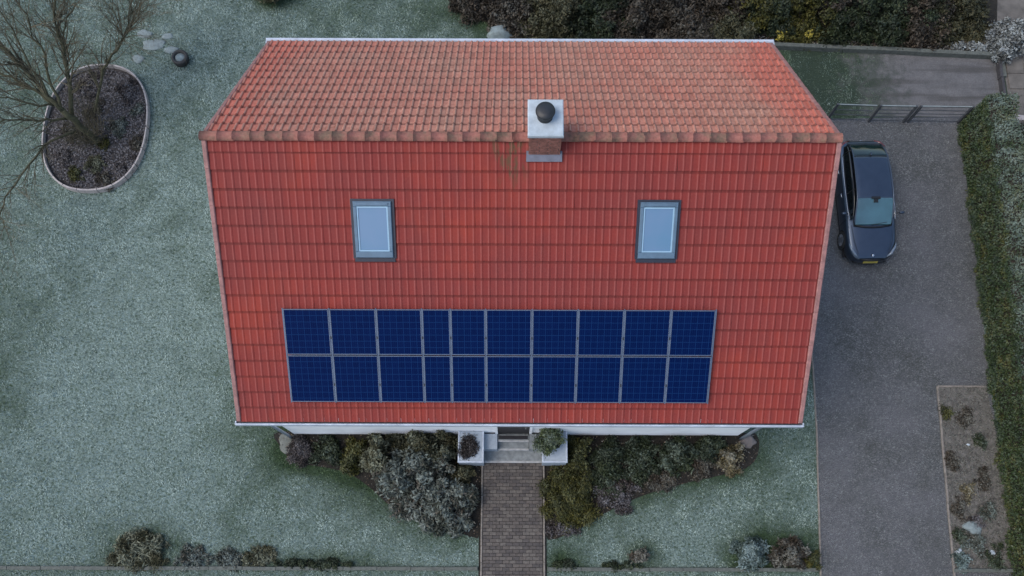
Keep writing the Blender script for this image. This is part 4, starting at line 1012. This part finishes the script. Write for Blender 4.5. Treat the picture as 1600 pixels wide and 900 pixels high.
def build_car():
    fr = P(1358, 413); re_ = P(1350, 226)
    car = thing('parked_car', 'dark navy hatchback parked on the driveway beside the house', 'car', (11.38, 11.86, .012), 0)
    # local: +y rear, -y front, length 4.5
    ST = [ # y, half width, shoulder z, centre top z, bottom z
     (-2.29, .40, .50, .52, .30), (-2.22, .60, .62, .64, .22), (-2.06, .77, .69, .73, .18), (-1.80, .865, .76, .82, .17), (-1.40, .90, .82, .90, .17),
     (-1.00, .905, .87, .96, .17), (-.70, .905, .90, .985, .17), (-.2, .905, .92, .98, .17), (.4, .905, .94, .98, .17), (1.0, .905, .96, .99, .17),
     (1.5, .89, .98, 1.00, .18), (1.85, .85, .98, .99, .20), (2.06, .76, .94, .95, .24), (2.20, .60, .84, .86, .28), (2.26, .42, .66, .68, .34)]
    m = MB(); vs = []
    for (y, w, zs, zc, zb) in ST:
        h = [(0, zb), (w*.80, zb), (w*.95, zb+.06), (w*.985, zb+.22*(zs-zb)/.7), (w, zb+.62*(zs-zb)), (w*.975, zs-.06), (w*.90, zs), (w*.62, zs+(zc-zs)*.75), (w*.3, zc-.004), (0, zc)]
        full = [(x, y, z) for x, z in h] + [(-x, y, z) for x, z in h[-2:0:-1]]
        vs += full
    n = 18; fs = [(i*n+k, i*n+(k+1) % n, (i+1)*n+(k+1) % n, (i+1)*n+k) for i in range(len(ST)-1) for k in range(n)]
    fs += [tuple(range(n-1, -1, -1)), tuple((len(ST)-1)*n+k for k in range(n))]
    m.add(vs, fs); body = m.obj('body', M_PAINT, car, True)
    md = body.modifiers.new('s', 'SUBSURF'); md.levels = md.render_levels = 2
    cut = MB()
    for wy in (-1.38, 1.36):
        for s in (-1, 1): cut.tube([(s*.66, wy, .31), (s*1.1, wy, .31)], [.355]*2, 28)
    co = cut.obj('cutter', M_TRIM); co.location = car.location
    b = body.modifiers.new('b', 'BOOLEAN'); b.object = co; b.operation = 'DIFFERENCE'; b.solver = 'EXACT'
    dg = bpy.context.evaluated_depsgraph_get(); dg.update(); me = bpy.data.meshes.new_from_object(body.evaluated_get(dg)); body.modifiers.clear(); body.data = me
    bpy.data.objects.remove(co)
    for p in me.polygons: p.use_smooth = True
    # cabin rings
    CB = [ # y, half width base, base z, half width top, top z
     (-1.12, .70, .925, .67, .940), (-.90, .77, .945, .68, 1.06), (-.58, .80, .96, .665, 1.25), (-.32, .81, .97, .655, 1.36), (.05, .815, .975, .65, 1.42), (.75, .81, .98, .64, 1.43),
     (1.30, .79, .985, .62, 1.38), (1.58, .76, .985, .60, 1.29), (1.88, .71, .975, .585, 1.10), (2.00, .67, .965, .60, .985)]
    def section(i):
        y, wb, zb, wt, zt = CB[i]; return [(wb, zb), (wb*.99, zb+.01), (wt+(wb-wt)*.25, zb+(zt-zb)*.75), (wt*.97, zt-.03*(zt-zb)/.45), (wt*.82, zt-.003), (wt*.4, zt+.010), (0, zt+.014)]
    def ring(i): h = section(i); return [Vector((x, CB[i][0], z)) for x, z in h] + [Vector((-x, CB[i][0], z)) for x, z in h[-2::-1]]
    rings = [ring(i) for i in range(len(CB))]; K = len(rings[0])
    def strip(name, i0, i1, k0, k1, mat, parent=car, off=0.0, lab=None):
        m = MB(); vs = [rings[i][k] + Vector((0, 0, off)) for i in range(i0, i1+1) for k in range(k0, k1+1)]; n = k1-k0+1
        m.add(vs, [(a*n+b, a*n+b+1, (a+1)*n+b+1, (a+1)*n+b) for a in range(i1-i0) for b in range(n-1)])
        me = m.mesh(name, mat, True); o = link(name, me, parent); md = o.modifiers.new('s', 'SUBSURF'); md.levels = md.render_levels = 2; md.boundary_smooth = 'PRESERVE_CORNERS'
        so = o.modifiers.new('t', 'SOLIDIFY'); so.thickness = .012; so.offset = 0
        return o
    strip('windscreen', 0, 3, 3, K-4, M_WSG); strip('roof_panel', 3, 6, 3, K-4, M_ROOFP); strip('rear_window', 6, 8, 3, K-4, M_RWG); strip('tailgate', 8, 9, 3, K-4, M_PAINT)
    for a, b in ((0, 2), (K-3, K-1)):
        strip('side_window', 1, 8, a, b, M_CGL)
    # pillars: A, roof rails and C bars
    for s in (0, 1):
        k = 3 if s == 0 else K-4
        m = MB(); pts = [rings[i][k]+Vector((0, 0, .004)) for i in range(0, 10)]; m.tube(pts, [.022]+[.026]*8+[.02], 8); m.obj('roof_rail', M_PAINT, car, True)
        for i in (4, 7):
            m = MB(); pts = [rings[i][0 if s == 0 else K-1], rings[i][2 if s == 0 else K-3], rings[i][k]]; m.tube(pts, [.022]*3, 6); m.obj('pillar', M_TRIM, car, True)
        sx = 1 if s == 0 else -1
        m = MB(); m.tube([(sx*(CB[i][1]+.03), CB[i][0], CB[i][2]+.004) for i in range(1, 8)], [.012]*7, 6); m.obj('chrome_strip', M_CHR, car, True)
        # mirror
        m = MB(); m.tube([(sx*.86, -.72, 1.00), (sx*.95, -.70, 1.03)], [.018, .018], 6)
        mm = m.obj('wing_mirror', M_TRIM, car, True)
        import bmesh
        bm = bmesh.new(); bmesh.ops.create_icosphere(bm, subdivisions=2, radius=1)
        for v in bm.verts: v.co = Vector((sx*1.01+v.co.x*.105, -.72+v.co.y*.055, 1.05+v.co.z*.065))
        for f in bm.faces: f.smooth = True
        me = bpy.data.meshes.new('mirror_housing'); bm.to_mesh(me); bm.free(); me.materials.append(M_PAINT); link('mirror_housing', me, mm)
        # lamps
        m = MB(); q = [(sx*.50, -2.18, .63), (sx*.64, -2.08, .70), (sx*.78, -1.88, .75), (sx*.83, -1.72, .775)]; m.tube(q, [.02, .052, .042, .012], 8); m.obj('headlight', M_LAMP, car, True)
        m = MB(); q = [(sx*.46, 2.17, .86), (sx*.64, 2.08, .89), (sx*.79, 1.92, .92)]; m.tube(q, [.03, .05, .02], 8); m.obj('tail_light', M_TAIL, car, True)
        # bonnet crease and shut line
        m = MB(); m.tube([(sx*.52, -2.10, .735), (sx*.66, -1.7, .842), (sx*.745, -1.1, .925)], [.006]*3, 4); m.obj('bonnet_seam', M_TRIM, car)
        for wy in (-1.38, 1.36):
            w = link('wheel', None, car, (sx*.80, wy, .31)); w.empty_display_size = .1
            m = MB(); m.tube([(-sx*.10, 0, 0), (-sx*.095, 0, 0), (sx*.085, 0, 0), (sx*.095, 0, 0)], [.27, .315, .315, .285], 28); m.obj('tyre', M_TYRE, w, True)
            m = MB()
            for a in range(10): t = a*.6283; m.bar((sx*.097, 0, 0), (sx*.097, .20*math.cos(t), .20*math.sin(t)), .035, .02)
            m.tube([(sx*.09, 0, 0), (sx*.108, 0, 0)], [.05, .045], 12); m.tube([(sx*.088, 0, 0), (sx*.10, 0, 0)], [.215, .205], 28); m.obj('rim', M_RIM, w)
    m = MB(); m.box(-.26, .26, -2.305, -2.285, .40, .50); m.box(-.25, .25, -2.31, -2.3051, .405, .495)
    pl = MB(); pl.box(-.26, .26, -.012, .012, -.055, .055); o = pl.obj('number_plate', M_PLATE, car); o.location = (0, -2.285, .46); o.rotation_euler = (R(-28), 0, 0)
    m = MB(); m.tube([(-.42, -2.262, .60), (0, -2.285, .61), (.42, -2.262, .60)], [.028, .035, .028], 8); m.tube([(-.6, -2.22, .33), (0, -2.29, .32), (.6, -2.22, .33)], [.03, .04, .03], 8); m.obj('grille', M_TRIM, car, True)
    m = MB(); m.lathe([(0, .012), (.03, .012), (.042, .008), (.044, 0)], n=16); o = m.obj('bonnet_badge', M_CHR, car, True); o.location = (0, -2.155, .705); o.rotation_euler = (R(28), 0, 0)
    m = MB(); m.lathe([(0, .012), (.03, .012), (.042, .008), (.044, 0)], n=16); o = m.obj('tail_badge', M_CHR, car, True); o.location = (0, 2.215, .82); o.rotation_euler = (R(-60), 0, 0)
    m = MB(); m.tube([(-.66, -1.12, .93), (-.3, -1.19, .955), (0, -1.21, .962), (.3, -1.19, .955), (.66, -1.12, .93)], [.03]*5, 6); m.tube([(-.05, -1.14, .975), (.48, -1.04, 1.0)], [.008]*2, 4); m.obj('wiper_cowl', M_TRIM, car, True)
    m = MB(); m.cbox(-.15, .15, -.36, -.27, 1.375, 1.405, .01); m.cbox(-.07, .07, -.47, -.361, 1.33, 1.375, .01); m.obj('mirror_bracket', M_TRIM, car)
    m = MB(); m.cbox(-.02, .02, 1.28, 1.40, 1.40, 1.44, .01); m.obj('aerial_fin', M_PAINT, car)
    m = MB(); m.box(-.62, .62, -.75, 1.6, .5, .94); m.box(-.85, .85, -2.0, 2.0, .20, .26); m.obj('interior', M_TRIM, car)
    for sx in (-1, 1):
        for yy in (-.86, .22, 1.12):
            m = MB(); m.tube([(sx*.905, yy, .38), (sx*.912, yy, .6), (sx*.885, yy, .86)], [.006]*3, 4); m.obj('door_seam', M_TRIM, car)
        for yy in (.02, .92):
            m = MB(); m.tube([(sx*.90, yy, .80), (sx*.925, yy+.03, .805), (sx*.925, yy+.13, .805), (sx*.90, yy+.16, .80)], [.012]*4, 6); m.obj('door_handle', M_CHR, car, True)
    car.rotation_euler = (0, 0, R(1.2)); car.scale = (.90, .905, .92)
    return car
build_car()
print('objects', len(bpy.data.objects))
